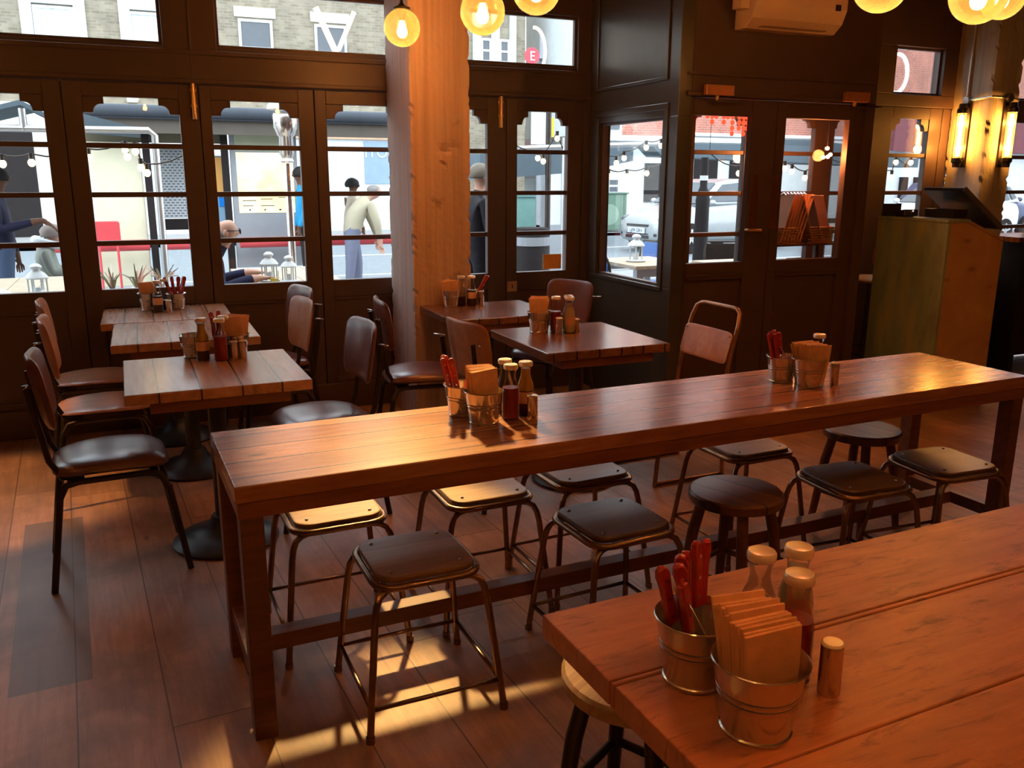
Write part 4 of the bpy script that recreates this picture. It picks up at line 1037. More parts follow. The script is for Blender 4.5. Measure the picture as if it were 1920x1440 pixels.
ob('wall', MB().box(22.2, 21.6, -.04, 36, 21.9, 2.4), simple('pale_far_wall', (.72, .75, .76)), b)
for i in range(7): ob('dark_pier', MB().box(22.9+.62*i, 21.5, .7, 23.2+.62*i, 21.599, 1.55), M_DARK, b)
ob('fascia', MB().box(22.2, 21.3, 2.35, 36, 21.6, 3.6), simple('maroon_fascia', (.20, .07, .08)), b)
text('STAR', .62, (25.0, 21.28, 2.85), FACE, simple('gold_letters', (.9, .65, .2)), b, .01)

# bus shelter
def shelter():
    t = thing('bus_shelter', 'grey bus shelter with a red bench rail and a lit yellow timetable', 'bus shelter')
    Y = 12.5
    ob('roof', MB().box(-.60, Y-.5, 2.22, 3.6, Y+.8, 2.30).tube([(-.60, Y-.5, 2.31), (3.6, Y-.5, 2.31)], .075, 12), simple('shelter_roof', (.055, .065, .08), .5), t, smooth='auto')
    ob('fascia_board', MB().box(-.60, Y-.42, 2.05, 3.6, Y-.38, 2.22), simple('shelter_fascia', (.11, .095, .08)), t)
    for x in (.16, 1.13, 2.25, 3.45): ob('post', MB().box(x-.045, Y-.04, -.04, x+.045, Y+.04, 2.2), M_DARK, t)
    for a, c_ in ((-1.2, .10), (.30, 1.08), (1.22, 2.2), (2.42, 3.4)):
        ob('bench_rail', MB().tube([(a, Y-.30, .66), (c_, Y-.30, .66)], .072, 14).tube([(a+.2, Y-.30, .66), (a+.2, Y, .60)], .02, 8), M_RED, t, smooth='auto')
    ob('upper_board', MB().box(-.55, Y+.07, 1.95, 1.12, Y+.10, 2.20), simple('olive_board', (.13, .12, .08)), t)  # dark olive strip above the cream end panel
    ob('end_panel', MB().box(-.52, Y+.02, .10, .09, Y+.06, 1.95), simple('cream_panel', (.62, .60, .44)), t, bevel=.01)
    ob('perforated_panel', MB().box(.30, Y+.5, .96, .95, Y+.53, 1.90), brick('perforated_steel', (.08, .09, .10), (.10, .11, .12), (.66, .72, .78), 1.0, (R(90), 0, 0), .06, .036), t)
    ob('low_wall', MB().box(.26, Y+.5, .80, 1.05, Y+.54, .95), M_DARK, t)
    f = ob('timetable_case', MB().box(1.20, Y-.02, .30, 2.08, Y+.04, 2.16), simple('timetable_grey', (.27, .29, .31)), t)
    ob('blank_panel', MB().box(1.26, Y-.027, 1.86, 2.02, Y-.021, 2.12), simple('blank_cream', (.42, .44, .30)), f)
    n = NT('lit_timetable'); z_ = n.noise(n.coord(), 3.5, 4)
    e = n.n('Emission'); n.l(n.ramp(z_, [(.35, (.95, .80, .36)), (.65, (1, .95, .62))]), e.inputs[0]); e.inputs[1].default_value = .62; n.l(e.outputs[0], n.out.inputs[0])
    ob('timetable', MB().box(1.27, Y-.028, 1.04, 2.02, Y-.021, 1.84), n.mat, f)
    ob('timetable_print', MB().box(1.32, Y-.03, 1.20, 1.50, Y-.0285, 1.21).box(1.56, Y-.03, 1.22, 1.72, Y-.0285, 1.23).box(1.32, Y-.03, 1.13, 1.46, Y-.0285, 1.14).box(1.56, Y-.03, 1.13, 1.74, Y-.0285, 1.14).box(1.80, Y-.03, 1.24, 1.95, Y-.0285, 1.25).box(1.4, Y-.03, 1.07, 1.42, Y-.0285, 1.09).box(1.6, Y-.03, 1.07, 1.62, Y-.0285, 1.09).box(1.8, Y-.03, 1.07, 1.83, Y-.0285, 1.09), M_DARK, f)
    p = ob('advert_panel', MB().box(.93, Y+.3, .80, 1.18, Y+.33, 1.80), simple('advert_blue', (.25, .42, .56)), t)
    ob('orange_poster', MB().box(1.02, Y+.28, 1.25, 1.16, Y+.30, 1.78), simple('advert_orange', (.85, .45, .14)), p)
    ob('blue_strip', MB().box(1.04, Y+.28, 1.12, 1.19, Y+.30, 1.24), simple('advert_cyan', (.02, .25, .8)), p)
shelter()
tag(ob('bus_stop_perch', MB().prism(rrect(.30, .26, .03), -.015, .015, T(0, 0, 0, PI/2)).box(-.12, -.01, -.895, -.09, .01, -.10).box(.09, -.01, -.895, .12, .01, -.10), M_RED, None, loc=(-.38, 11.9, .855), bevel=.01), 'red seat back sticking up in front of the cream shelter panel', 'seat')

# terrace canopy frames, canvas, heater
def frame(label, pts_list, r=.028, extra=None):
    t = thing('canopy_frame', label, 'canopy frame', (0, 0, 0), 0, 'galvanised terrace canopy frames')
    for p in pts_list: ob('pole', MB().tube(p, r, 12), M_STEELP, t, smooth='auto')
    if extra:
        for nm, m_ in extra: ob(nm, m_, M_CANVAS, t)
    return t
TV = Matrix(((1, 0, 0, 0), (0, 0, -1, 0), (0, 1, 0, 0), (0, 0, 0, 1)))
frame('galvanised canopy frame outside the left windows', [[(-3.5, 8.2, 1.89), (.14, 8.2, 1.91), (.185, 8.2, 1.87), (.17, 8.2, -.04)], [(-.79, 8.2, 1.89), (-.79, 8.2, 2.06)]],
      extra=[('canvas', MB().prism([(-1.5, 1.93), (-.80, 2.13), (-.45, 1.93), (-.45, 1.90), (-.80, 2.09), (-1.5, 1.90)], -9.3, -8.25, TV)), ('canvas', MB().prism([(-.36, 2.04), (.08, 1.93), (.08, 1.90), (-.36, 1.93)], -9.6, -8.3, TV))])
frame('galvanised canopy frame with blue grey canvas outside the entrance', [[(6.02, 9.0, -.04), (6.02, 9.0, 1.98), (6.08, 9.0, 2.03), (8.6, 9.0, 2.03)], [(3.9, 9.0, 1.84), (5.9, 9.0, 1.93)]],
      extra=[('canvas', MB().prism([(3.8, 1.80), (5.9, 1.93), (5.9, 1.74), (5.2, 1.60), (3.8, 1.50)], -10.3, -9.9, TV)), ('canvas', MB().prism([(6.2, 1.97), (9.6, 1.98), (9.6, 1.72), (6.4, 1.80)], -10.4, -10.0, TV)), ('canvas', MB().prism([(8.6, 2.15), (11.5, 1.9), (11.5, 1.7), (8.2, 1.75)], -10.9, -10.5, TV))])
frame('thin galvanised pole outside the window right of the column', [[(3.98, 8.0, -.04), (3.98, 8.0, 1.92)]], .03)
t = thing('patio_heater', 'polished steel patio heater beyond the third window', 'patio heater', (1.295, 8.3, 0)); t.scale = (1.06, 1.06, 1.045)
ob('pole', MB().lathe([(.045, -.04), (.035, .3), (.032, 1.58)], 20).lathe([(.20, -.04), (.20, .02), (.05, .06)], 24), M_CHROME, t, smooth='auto')
ob('burner', MB().lathe([(.03, 1.60), (.065, 1.66), (.06, 1.80), (.075, 1.82), (.10, 1.88), (.105, 1.98), (.095, 2.0)], 24), M_CHROME, t, smooth='auto')
ob('hood', MB().lathe([(.15, 2.03), (.14, 2.07), (.10, 2.1), (.10, 2.32), (.08, 2.34)], 28), M_STEELP, t, smooth='auto')
ob('knob_collar', MB().lathe([(.05, 1.585), (.058, 1.60), (.05, 1.615)], 20), M_CHROME, t, smooth='auto')

# festoon bulbs
M_FEST = emit('festoon_bulb', (1, .66, .28), 3)
def festoon(label, pts, ends=.35):
    t = thing('festoon_cable', label, 'cable')
    q = sorted(pts); q = [(q[0][0]-ends, q[0][1], q[0][2]+.12)]+q+[(q[-1][0]+ends, q[-1][1], q[-1][2]+.12)]
    c = []
    for a, b_ in zip(q, q[1:]):
        for i in range(4):
            k = i/4; c.append((a[0]+(b_[0]-a[0])*k, a[1], a[2]+(b_[2]-a[2])*k+.046-.10*min(.4, abs(b_[0]-a[0]))*4*k*(1-k)))
    c.append((q[-1][0], q[-1][1], q[-1][2]+.046))
    ob('wire', MB().tube(c, .006, 6), M_IRON, t)
    for s_ in (0, -1): ob('hanger', MB().tube([c[s_], (c[s_][0], c[s_][1], c[s_][2]+.5)], .003, 6), M_IRON, t)
    for p in pts:
        b_ = thing('festoon_bulb', 'round festoon bulb hanging from the '+label, 'light bulb', p, 0, 'bulbs on the '+label)
        ob('bulb', MB().ball((0, 0, -.02), (.026, .026, .030), 12, 8), M_FEST, b_, smooth=True)
        ob('lampholder', MB().lathe([(.016, .006), (.018, .05)], 10), M_IRON, b_, smooth='auto')
festoon('string of lights outside the left windows', [(-.70, 7.5, 1.65), (-.89, 7.5, 1.64), (-.31, 7.5, 1.69), (-.04, 7.5, 1.70), (.05, 7.5, 1.62), (.09, 7.5, 1.58), (-.05, 7.5, 1.75), (.02, 7.5, 1.74)])
festoon('upper string of lights outside the corner window', [(4.57, 8, 1.70), (4.66, 8, 1.75), (4.92, 8, 1.86), (5.10, 8, 1.88)])
festoon('lower string of lights outside the corner window', [(4.39, 8.1, 1.64), (4.54, 8.1, 1.57), (4.76, 8.1, 1.57), (5.0, 8.1, 1.60)])
festoon('string of lights beyond the window right of the column', [(3.68, 8, 1.74), (3.89, 8, 1.93), (3.98, 8, 1.70), (3.74, 8, 1.71)])
festoon('string of lights outside the entrance', [(5.90, 7, 1.65), (5.99, 7, 1.62), (6.16, 7, 1.56), (6.37, 7, 1.71), (7.56, 7, 1.72), (7.49, 7, 1.64), (7.31, 7, 1.57), (7.35, 7, 1.72), (5.35, 7, 1.60), (8.35, 7, 1.7)])

# lanterns, terrace tables and chairs
def lantern(x, y, z, s, label, mat=M_WHITE):
    t = thing('lantern', label, 'lantern', (x, y, z), 0, 'metal table lanterns on the terrace')
    t.scale = (s, s, s)
    ob('tray', MB().lathe([(.07, 0), (.075, .008), (.06, .014)], 20), mat, t, smooth='auto')
    for i in range(6):
        a = PI*i/3; ob('upright', MB().tube([(.05*math.cos(a), .05*math.sin(a), .012), (.05*math.cos(a), .05*math.sin(a), .115)], .005, 6), mat, t)
    ob('candle', MB().lathe([(.02, .014), (.02, .06)], 12), M_WHITE, t)
    ob('roof', MB().lathe([(.062, .113), (.064, .12), (.045, .145), (.022, .16), (.022, .168), (.034, .178), (.034, .186), (.018, .200), (.002, .203)], 20), mat, t, smooth='auto')
lantern(-.665, 6.55, .742, 1.12, 'pale metal lantern on the table outside the leftmost window')
lantern(.900, 6.95, .742, 1.12, 'left lantern of the pair on the table by the old man')
lantern(1.035, 6.85, .742, 1.0, 'right lantern of the pair, beside the patio heater')
def terrace_table(label, x0, y0, x1, y1, h=.74):
    t = thing('terrace_table', label, 'table', ((x0+x1)/2, (y0+y1)/2, 0), 0, 'pale timber terrace tables'); w_, d_ = x1-x0, y1-y0
    for i in range(5): ob('plank', MB().box(-w_/2+w_*i/5+.002, -d_/2, h-.035, -w_/2+w_*(i+1)/5-.002, d_/2, h), M_TTOP, t, bevel=.003)
    for sx in (-1, 1):
        for sy in (-1, 1): ob('leg', MB().box(sx*(w_/2-.08)-.035, sy*(d_/2-.08)-.035, -.04, sx*(w_/2-.08)+.035, sy*(d_/2-.08)+.035, h-.036), M_STEELP, t)
    ob('apron', MB().box(-w_/2+.04, -d_/2+.04, h-.11, w_/2-.04, -d_/2+.06, h-.036).box(-w_/2+.04, d_/2-.06, h-.11, w_/2-.04, d_/2-.04, h-.036), M_STEELP, t)
terrace_table('pale terrace table outside the leftmost window', -1.5, 6.1, -.53, 7.9)
terrace_table('pale terrace table in front of the seated old man', .70, 6.15, 1.45, 8.0)
terrace_table('grey framed terrace table outside the corner window', 4.18, 6.90, 4.85, 7.75)
terrace_table('terrace table seen through the left entrance door', 5.0, 6.4, 5.8, 7.2)
lantern(4.42, 7.3, .742, 1.3, 'pale lantern on the table outside the corner window')
lantern(5.12, 6.6, .742, .9, 'small green lantern seen low in the left entrance door', simple('verdigris', (.30, .45, .42)))
tag(ob('menu_sheet', MB().box(-.12, -.09, 0, .12, .09, .003), M_WHITE, None, loc=(-.60, 6.32, .741), rot=(0, 0, R(12))), 'white sheet of paper lying on the leftmost terrace table', 'paper')
m = MB(); vs = []; fs = []
for i in range(9):
    for j in range(5): vs.append((-.16+.04*i, -.10+.05*j, .028*math.sin(i*.9)+.035*math.sin(j*1.3+i*.4)**2+.012))
for i in range(8):
    for j in range(4): fs.append((i*5+j, (i+1)*5+j, (i+1)*5+j+1, i*5+j+1))
o = ob('crumpled_paper', m.add(vs, fs), M_WHITE, None, loc=(-.78, 6.42, .745), smooth=True); s_ = o.modifiers.new('s', 'SOLIDIFY'); s_.thickness = .003
tag(o, 'crumpled white paper wrapping on the leftmost terrace table', 'paper')
t = thing('beer_glass', 'short glass of pale beer on the old man\'s table', 'glass', (.905, 6.72, .742))
ob('glass', MB().lathe([(.030, 0), (.036, .10)], 20, cap1=False), M_BGLASS, t, smooth='auto'); ob('beer', MB().lathe([(.028, .004), (.031, .045)], 20), simple('beer', (.65, .42, .03), .2), t, smooth='auto')
t = thing('dinner_plate', 'white plate on the old man\'s table', 'plate', (.93, 6.62, .742)); ob('dish', MB().lathe([(.05, 0), (.11, .014), (.112, .018), (.05, .006)], 28), M_WHITE, t, smooth='auto')
# dried flowers / cutlery jars on the terrace table behind the second window
for i, (x, y) in enumerate(((-.20, 6.25), (-.05, 6.3), (.10, 6.28))):
    t = thing('grass_pot', 'pot of %s on the ledge outside the second window' % ('dry grass', 'pink paper windmills', 'white straws')[i], 'plant pot', (x, y, .74))
    ob('pot', MB().lathe([(.03, 0), (.045, .07)], 16), simple('pot_%d' % i, ((.5, .45, .4), (.7, .5, .45), (.6, .6, .62))[i]), t, smooth='auto')
    rnd = random.Random(i)
    for k in range(15):
        a = rnd.uniform(0, 6.28); l = rnd.uniform(.03, .12)
        ob('blade', MB().tube([(0, 0, .05), (l*.4*math.cos(a), l*.4*math.sin(a), .14), (l*math.cos(a), l*math.sin(a), .14+rnd.uniform(0, .1))], [.006, .008, .002], 5, flat=.3), simple('blade_%d_%d' % (i, k), ((.35, .38, .25), (.85, .55, .48), (.85, .82, .78))[(i+k) % 3]), t, smooth='auto')
terrace_table('narrow timber ledge outside the second window', -.36, 6.1, .25, 6.45)
def terrace_chair(x, y, rz, label, mat):
    t = thing('terrace_chair', label, 'chair', (x, y, 0), rz, 'steel framed terrace chairs')
    pts = [(-.20, -.2, -.04), (-.18, -.2, .44), (-.23, -.2, .78), (-.25, -.17, .86), (-.25, .17, .86), (-.23, .2, .78), (-.18, .2, .44), (-.20, .2, -.04)]
    ob('back_frame', MB().tube(pts, .012, 8), M_IRON, t, smooth='auto')
    ob('backrest', MB().box(-.245, -.19, .66, -.23, .19, .84), mat, t, bevel=.003)
    ob('seat', MB().box(-.18, -.19, .43, .2, .19, .45), mat, t, bevel=.005)
    for s in (-1, 1): ob('leg', MB().tube([(.17, s*.18, .44), (.21, s*.19, -.04)], .011, 8), M_IRON, t)
terrace_chair(3.93, 6.95, R(20), 'blue steel chair at the left edge of the corner window', M_BLUE)
terrace_chair(4.95, 8.10, R(195), 'blue steel chair behind the lantern outside the corner window', M_BLUE)
terrace_chair(5.25, 6.2, R(95), 'black steel chair low in the left entrance door', M_IRON)
terrace_chair(5.75, 7.6, R(250), 'dark chair behind the table outside the entrance', M_IRON)
terrace_chair(3.80, 7.62, R(140), 'dark framed chair low in the window beside the amber card', M_BLUE)

# street furniture
t = thing('litter_bin', 'dark litter bin outside the window right of the column', 'litter bin', (4.20, 9.3, -.04)); ob('body', MB().lathe([(.20, 0), (.22, .95), (.20, 1.0)], 20), M_DARK, t, smooth='auto'); ob('slot_band', MB().lathe([(.225, .80), (.225, .90)], 20, cap0=False, cap1=False), M_GREYP, t)
t = thing('bus_stop', 'bus stop post with pale and yellow signs', 'bus stop', (5.14, 11, -.04)); ob('pole', MB().tube([(0, 0, 0), (0, 0, 2.6)], .035, 12), M_GREYP, t); ob('sign', MB().box(-.20, -.06, 2.0, .02, -.036, 2.42), simple('stop_sign', (.66, .82, .86)), t); ob('yellow_sign', MB().box(.03, -.06, 2.1, .13, -.036, 2.35), simple('stop_yellow', (.95, .75, .05)), t); ob('round_plate', MB().box(-.16, -.06, 1.72, -.06, -.036, 1.88), M_RED, t)
t = thing('telephone_kiosk', 'grey framed glass kiosk across the pavement', 'kiosk', (6.32, 14.0-.95, -.04))
ob('frame', MB().box(-.30, 0, 0, -.22, .08, 1.9).box(.14, 0, 0, .24, .08, 1.9).box(-.30, 0, 1.78, .24, .08, 1.9).box(-.30, 0, .0, .24, .08, .8), M_GREYP, t); ob('lit_panel', MB().box(-.22, .03, .8, .14, .05, 1.78), simple('kiosk_glass', (.45, .50, .52), .15), t)
t = thing('lamp_post', 'dark cast iron post in front of the silver car', 'post', (6.58, 9.3, -.04)); ob('shaft', MB().lathe([(.10, 0), (.085, 1.22), (.09, 1.30), (.07, 1.40), (.045, 1.46), (.05, 1.70), (.045, 1.82)], 20), M_DARK, t, smooth='auto'); ob('pale_band', MB().lathe([(.052, 1.54), (.052, 1.60)], 16, cap0=False, cap1=False), M_WHITE, t)
t = thing('sign_pole', 'black pole in the window right of the column', 'post', (4.60, 9.7, -.04)); ob('pole', MB().tube([(0, 0, 0), (0, 0, 2.4)], .035, 12), M_IRON, t)
t = thing('street_cabinet', 'green telecom cabinet on the far pavement', 'cabinet', (12.75, 22.6, -.04)); ob('body', MB().box(-.55, -.25, .05, .42, .25, 1.08), simple('cabinet_green', (.12, .20, .15)), t, bevel=.02); ob('round_mark', MB().lathe([(.30, 0), (.30, .004)], 28, T(-.15, -.251, .5, PI/2)), simple('faded_green', (.22, .32, .25)), t); ob('lid', MB().box(-.58, -.28, 1.08, .45, .28, 1.12), simple('cabinet_lid', (.10, .17, .13)), t)
t = thing('street_cabinet', 'dark telecom cabinet left of the green one', 'cabinet', (11.75, 22.8, -.04)); ob('body', MB().box(-.35, -.2, 0, .35, .2, 1.0), simple('cabinet_blue', (.07, .09, .12)), t, bevel=.02); ob('lid', MB().box(-.37, -.22, 1.0, .37, .22, 1.04), M_DARK, t)
t = thing('garden_bin', 'green wheeled bin on the far pavement near the parked car', 'wheeled bin', (10.1, 22.95, -.04)); ob('body', MB().prism([(-.28, -.28), (.28, -.28), (.28, .28), (-.28, .28)], .08, 1.0), simple('bin_green', (.13, .24, .22)), t, bevel=.02); ob('lid', MB().box(-.31, -.33, 1.0, .31, .31, 1.06), simple('bin_lid', (.10, .18, .17)), t)
t = thing('station_sign', 'round red sign with a white letter on a post above the street', 'sign', (9.01, 20, 0)); ob('disc', MB().lathe([(.19, 0), (.19, .04)], 32, T(0, 0, 4.34, PI/2)), simple('sign_red', (.75, .08, .10)), t, smooth='auto'); text('E', .30, (0, -.05, 4.235), FACE, M_WHITE, t, .004); ob('post', MB().tube([(.40, .3, -.1), (.40, .3, 4.9)], .05, 10), M_GREYP, t); ob('bracket', MB().box(.1, .0, 4.3, .42, .32, 4.36), M_GREYP, t)
text('LO', .26, (.02, -.05, 3.92), FACE, simple('sign_letters', (.6, .1, .12)), t, .004)

# cars
def loft(m, secs, n=16):
    rings = []
    vs = []; fs = []
    for (x, w_, z0, z1, ex) in secs:
        for i in range(n):
            a = 2*PI*i/n; c, s = math.cos(a), math.sin(a)
            vs.append((x, w_*math.copysign(abs(c)**(2/ex), c), (z0+z1)/2+(z1-z0)/2*math.copysign(abs(s)**(2/ex), s)))
    for j in range(len(secs)-1):
        for i in range(n): fs.append((j*n+i, (j+1)*n+i, (j+1)*n+(i+1) % n, j*n+(i+1) % n))
    fs.append(tuple(range(n))); fs.append(tuple((len(secs)-1)*n+i for i in range(n))[::-1])
    return m.add(vs, fs)
def make_car(label, x, y, rz, paint, plate=None, z=-.12, s=1.0):
    t = thing('car', label, 'car', (x, y, z), rz); t.scale = (s, s, s)
    ob('body', loft(MB(), [(0, .50, .30, .56, 4), (.06, .66, .22, .70, 4), (.28, .78, .18, .80, 4), (.75, .82, .18, .93, 5), (1.15, .83, .18, 1.0, 5), (2.0, .83, .18, 1.02, 6), (3.0, .83, .18, 1.04, 6), (3.5, .80, .20, 1.02, 5), (3.72, .70, .26, .95, 4), (3.78, .60, .35, .80, 4)], 28), paint, t, smooth=True)
    cab = MB(); vs = []
    for (cx, cz, hw) in ((.95, .96, .76), (1.62, 1.42, .60), (2.0, 1.49, .58), (2.8, 1.50, .58), (3.40, 1.42, .58), (3.68, 1.0, .72)): vs += [(cx, -hw, cz), (cx, hw, cz)]
    fs = [(2*i, 2*i+2, 2*i+3, 2*i+1) for i in range(5)]+[(10, 8, 6, 4, 2, 0), (1, 3, 5, 7, 9, 11), (0, 1, 11, 10)]
    ob('cabin', cab.add(vs, fs), paint, t, bevel=.03)
    for sgn in (-1, 1):
        for pts in (((1.22, 1.04, .745), (1.72, 1.38, .625), (2.22, 1.42, .61), (2.22, 1.05, .74)), ((2.32, 1.05, .74), (2.32, 1.42, .61), (3.05, 1.42, .61), (3.2, 1.05, .74)), ((3.3, 1.06, .745), (3.15, 1.40, .62), (3.33, 1.36, .62), (3.5, 1.1, .72))):
            v = [(a, sgn*(c+.012), b_) for a, b_, c in pts]+[(a, sgn*(c-.01), b_) for a, b_, c in pts]
            k = len(pts); f = [tuple(range(k)), tuple(range(k, 2*k))[::-1]]+[(i, k+i, k+(i+1) % k, (i+1) % k) for i in range(k)]
            ob('side_window', MB().add(v, f if sgn > 0 else [q[::-1] for q in f]), M_WGLASS, t)
        ob('door_handle', MB().box(2.02, sgn*.825-.015, .84, 2.18, sgn*.825+.015, .87), M_DARK, t, bevel=.005)
        for wx in (.72, 3.0):
            w_ = ob('wheel', MB().lathe([(.10, -.09), (.30, -.09), (.31, -.06), (.31, .06), (.30, .09), (.10, .09)], 28, T(wx, sgn*.76, .31, PI/2)), M_DARK, t, smooth='auto')
            hb = MB()
            for k in range(5): hb.box(-.025, 0, -.10, .025, .19, .10, T(wx, sgn*.76, .31, PI/2) @ Matrix.Rotation(2*PI*k/5, 4, 'Z'))
            ob('hubcap', hb, M_STEELP, w_)
        ob('headlight', MB().ball((.20, sgn*.60, .68), (.14, .13, .07), 14, 8), M_WGLASS, t, smooth=True)
        ob('fog_light', MB().ball((.05, sgn*.50, .38), (.05, .09, .055), 12, 8), M_DARK, t, smooth=True)
        ob('door_mirror', MB().ball((1.18, sgn*.92, 1.02), (.06, .09, .06), 10, 8), paint, t, smooth=True)
    v = [(.99, -.68, 1.0), (.99, .68, 1.0), (1.58, .55, 1.41), (1.58, -.55, 1.41)]
    ob('windscreen', MB().add([(a-.03, b_, c+.01) for a, b_, c in v]+[(a, b_, c-.02) for a, b_, c in v], [(0, 3, 2, 1), (4, 5, 6, 7), (0, 1, 5, 4), (1, 2, 6, 5), (2, 3, 7, 6), (3, 0, 4, 7)]), M_WGLASS, t)
    ob('grille', MB().box(-.03, -.36, .30, .06, .36, .36).box(-.025, -.34, .54, .06, .34, .585).box(-.03, -.34, .385, .05, .34, .40), M_DARK, t, bevel=.005)
    if plate:
        p = ob('number_plate', MB().box(-.045, -.26, .405, -.02, .26, .515), simple('plate_white', (.6, .7, .8)), t)
        text(plate, .105, (-.048, 0, .425), (PI/2, 0, -PI/2), M_DARK, p, .001)
    return t
M_SILV = simple('silver_car_paint', (.30, .33, .34), .35, .3, Coat_Weight=.6)
make_car('silver hatchback on the road facing left, number plate showing', 10.25, 16.9, R(8), M_SILV, 'LJ09 GRV', s=1.08)
make_car('dark car parked on the far side by the green bin', 9.6, 18.9, R(62), simple('dark_car_paint', (.05, .06, .07), .25, .3), s=.85)
make_car('white car seen through the window by the plastered column', 17.3, 16.3, R(6), simple('white_car_paint', (.80, .84, .86), .25), s=1.05)
c_ = make_car('dark blue car with red tail light at the far right', 24.3, 18.0, R(170), simple('blue_car_paint', (.08, .10, .18), .3), s=1.05)

# ------------------------------------------------------------------ people
def figure(name, label, joints, edges, mats, extra=None, loc=(0, 0, 0), rz=0, head=None, subs=2):
    """one continuous skinned body; joints: (x, y, z, radius[, radius2]); edges: (a, b, material); head: dict(c, face direction, tilt)"""
    me = bpy.data.meshes.new(name); me.from_pydata([j[:3] for j in joints], [(a, b_) for a, b_, _ in edges], [])
    tmp = bpy.data.objects.new('tmp', me); COL.objects.link(tmp)
    sk = tmp.modifiers.new('skin', 'SKIN'); sk.use_smooth_shade = True; sk.branch_smoothing = .4
    for v, j in zip(me.skin_vertices[0].data, joints): v.radius = (j[3], j[4] if len(j) > 4 else j[3])
    me.skin_vertices[0].data[0].use_root = True
    ss = tmp.modifiers.new('sub', 'SUBSURF'); ss.levels = subs; ss.render_levels = subs
    bpy.context.view_layer.update()
    ev = tmp.evaluated_get(bpy.context.evaluated_depsgraph_get()); nm = bpy.data.meshes.new_from_object(ev); nm.name = name
    bpy.data.objects.remove(tmp)
    P = [Vector(j[:3]) for j in joints]
    if head:      # sculpt: brow, nose, chin pushed out of the skull
        hc, hd = Vector(head[0]), Vector(head[1]).normalized(); up = Vector(head[2]).normalized()
        for v in nm.vertices:
            d = v.co-hc
            for (uz, amt, rad) in ((-.015, .030, .022), (.012, .010, .030), (-.075, .014, .030), (-.050, .006, .022)):
                q = hc+hd*.095+up*uz
                k = (v.co-q).length
                if k < rad*1.6: v.co += hd*amt*max(0, 1-(k/(rad*1.6))**2)
    nm.materials.clear()
    for m_ in mats: nm.materials.append(m_)
    for p in nm.polygons:
        best = None; c = p.center
        for a, b_, mi in edges:
            A_, B_ = P[a], P[b_]; ab = B_-A_; tt = max(0, min(1, (c-A_).dot(ab)/max(1e-9, ab.length_squared)))
            d = (c-(A_+ab*tt)).length-.5*(joints[a][3]*(1-tt)+joints[b_][3]*tt)
            if best is None or d < best[0]: best = (d, mi)
        p.material_index = best[1]; p.use_smooth = True
    t = thing(name, label, 'person', loc, rz)
    o = bpy.data.objects.new('body', nm); COL.objects.link(o); o.parent = t
    return t
SK = simple('skin_fair', (.46, .26, .19), .5); SKD = simple('skin_dark', (.12, .06, .04), .5)
def cap_hair(t, c, r, mat, name='hair', cut=0, T_=None):
    """hair shell hugging the back and top of a skull"""
    m = MB(); n, k = 20, 12; vs = []; fs = []
    for j in range(k+1):
        th = PI*j/k*.62
        for i in range(n):
            a = 2*PI*i/n
            q = 1-.03*math.sin(a*5+j)
            vs.append((c[0]+r[0]*math.sin(th)*math.cos(a)*q-cut*math.sin(th), c[1]+r[1]*math.sin(th)*math.sin(a)*q, c[2]+r[2]*math.cos(th)*q))
    for j in range(k):
        for i in range(n): fs.append((j*n+i, (j+1)*n+i, (j+1)*n+(i+1) % n, j*n+(i+1) % n))
    o = ob(name, m.add(vs, fs), mat, t, smooth=True)
    s = o.modifiers.new('s', 'SOLIDIFY'); s.thickness = .012; return o
def hand(js, es, wrist, d, up, mat, curl=.5, s=1.0):
    """palm, four fingers and a thumb grown from joint `wrist` along d"""
    W_ = Vector(js[wrist][:3]); d = Vector(d).normalized(); up = Vector(up).normalized(); side = d.cross(up).normalized()
    i0 = len(js); p = W_+d*.05*s; js.append((*p, .030*s, .016*s)); es.append((wrist, i0, mat))
    for k, (o_, l) in enumerate(((-.028, .062), (-.010, .072), (.010, .068), (.028, .052))):
        a = p+d*.045*s+side*o_*s; b_ = a+(d*(1-curl*.3)-up*curl*.5).normalized()*l*.5*s; c = b_+(d*(1-curl)-up*curl).normalized()*l*.5*s
        i = len(js); js += [(*a, .010*s), (*b_, .009*s), (*c, .007*s)]; es += [(i0, i, mat), (i, i+1, mat), (i+1, i+2, mat)]
    a = p-side*.035*s-d*.01; b_ = a-side*.012*s+d*.03*s-up*.01; i = len(js); js += [(*a, .011*s), (*b_, .009*s)]; es += [(i0, i, mat), (i, i+1, mat)]

# seated old man, profile to the right
NAVY = simple('navy_jacket', (.016, .018, .045), .8); TROU = simple('grey_trousers', (.15, .165, .23), .8); CREAM = simple('beige_jacket', (.38, .345, .25), .8); SHOE = M_DARK
js = [(.40, 7.0, .50, .16, .15), (.42, 7.0, .70, .16, .17), (.47, 7.0, .88, .13, .17), (.515, 7.0, .965, .07, .08), (.56, 7.0, 1.03, .052), (.60, 7.0, 1.09, .082, .078), (.615, 7.0, 1.155, .098, .08), (.600, 7.0, 1.215, .070, .062),
      (.47, 6.83, .90, .065), (.52, 6.72, .72, .052), (.74, 6.75, .780, .042), (.80, 6.76, .792, .028),
      (.47, 7.17, .90, .065), (.52, 7.28, .72, .052), (.74, 7.22, .78, .040), (.80, 7.20, .79, .028),
      (.60, 6.92, .50, .085), (.82, 6.92, .48, .06), (.82, 6.92, .05, .045), (.92, 6.92, .0, .04), (.60, 7.10, .50, .085), (.82, 7.10, .48, .06), (.82, 7.10, .05, .045), (.92, 7.10, .0, .04)]
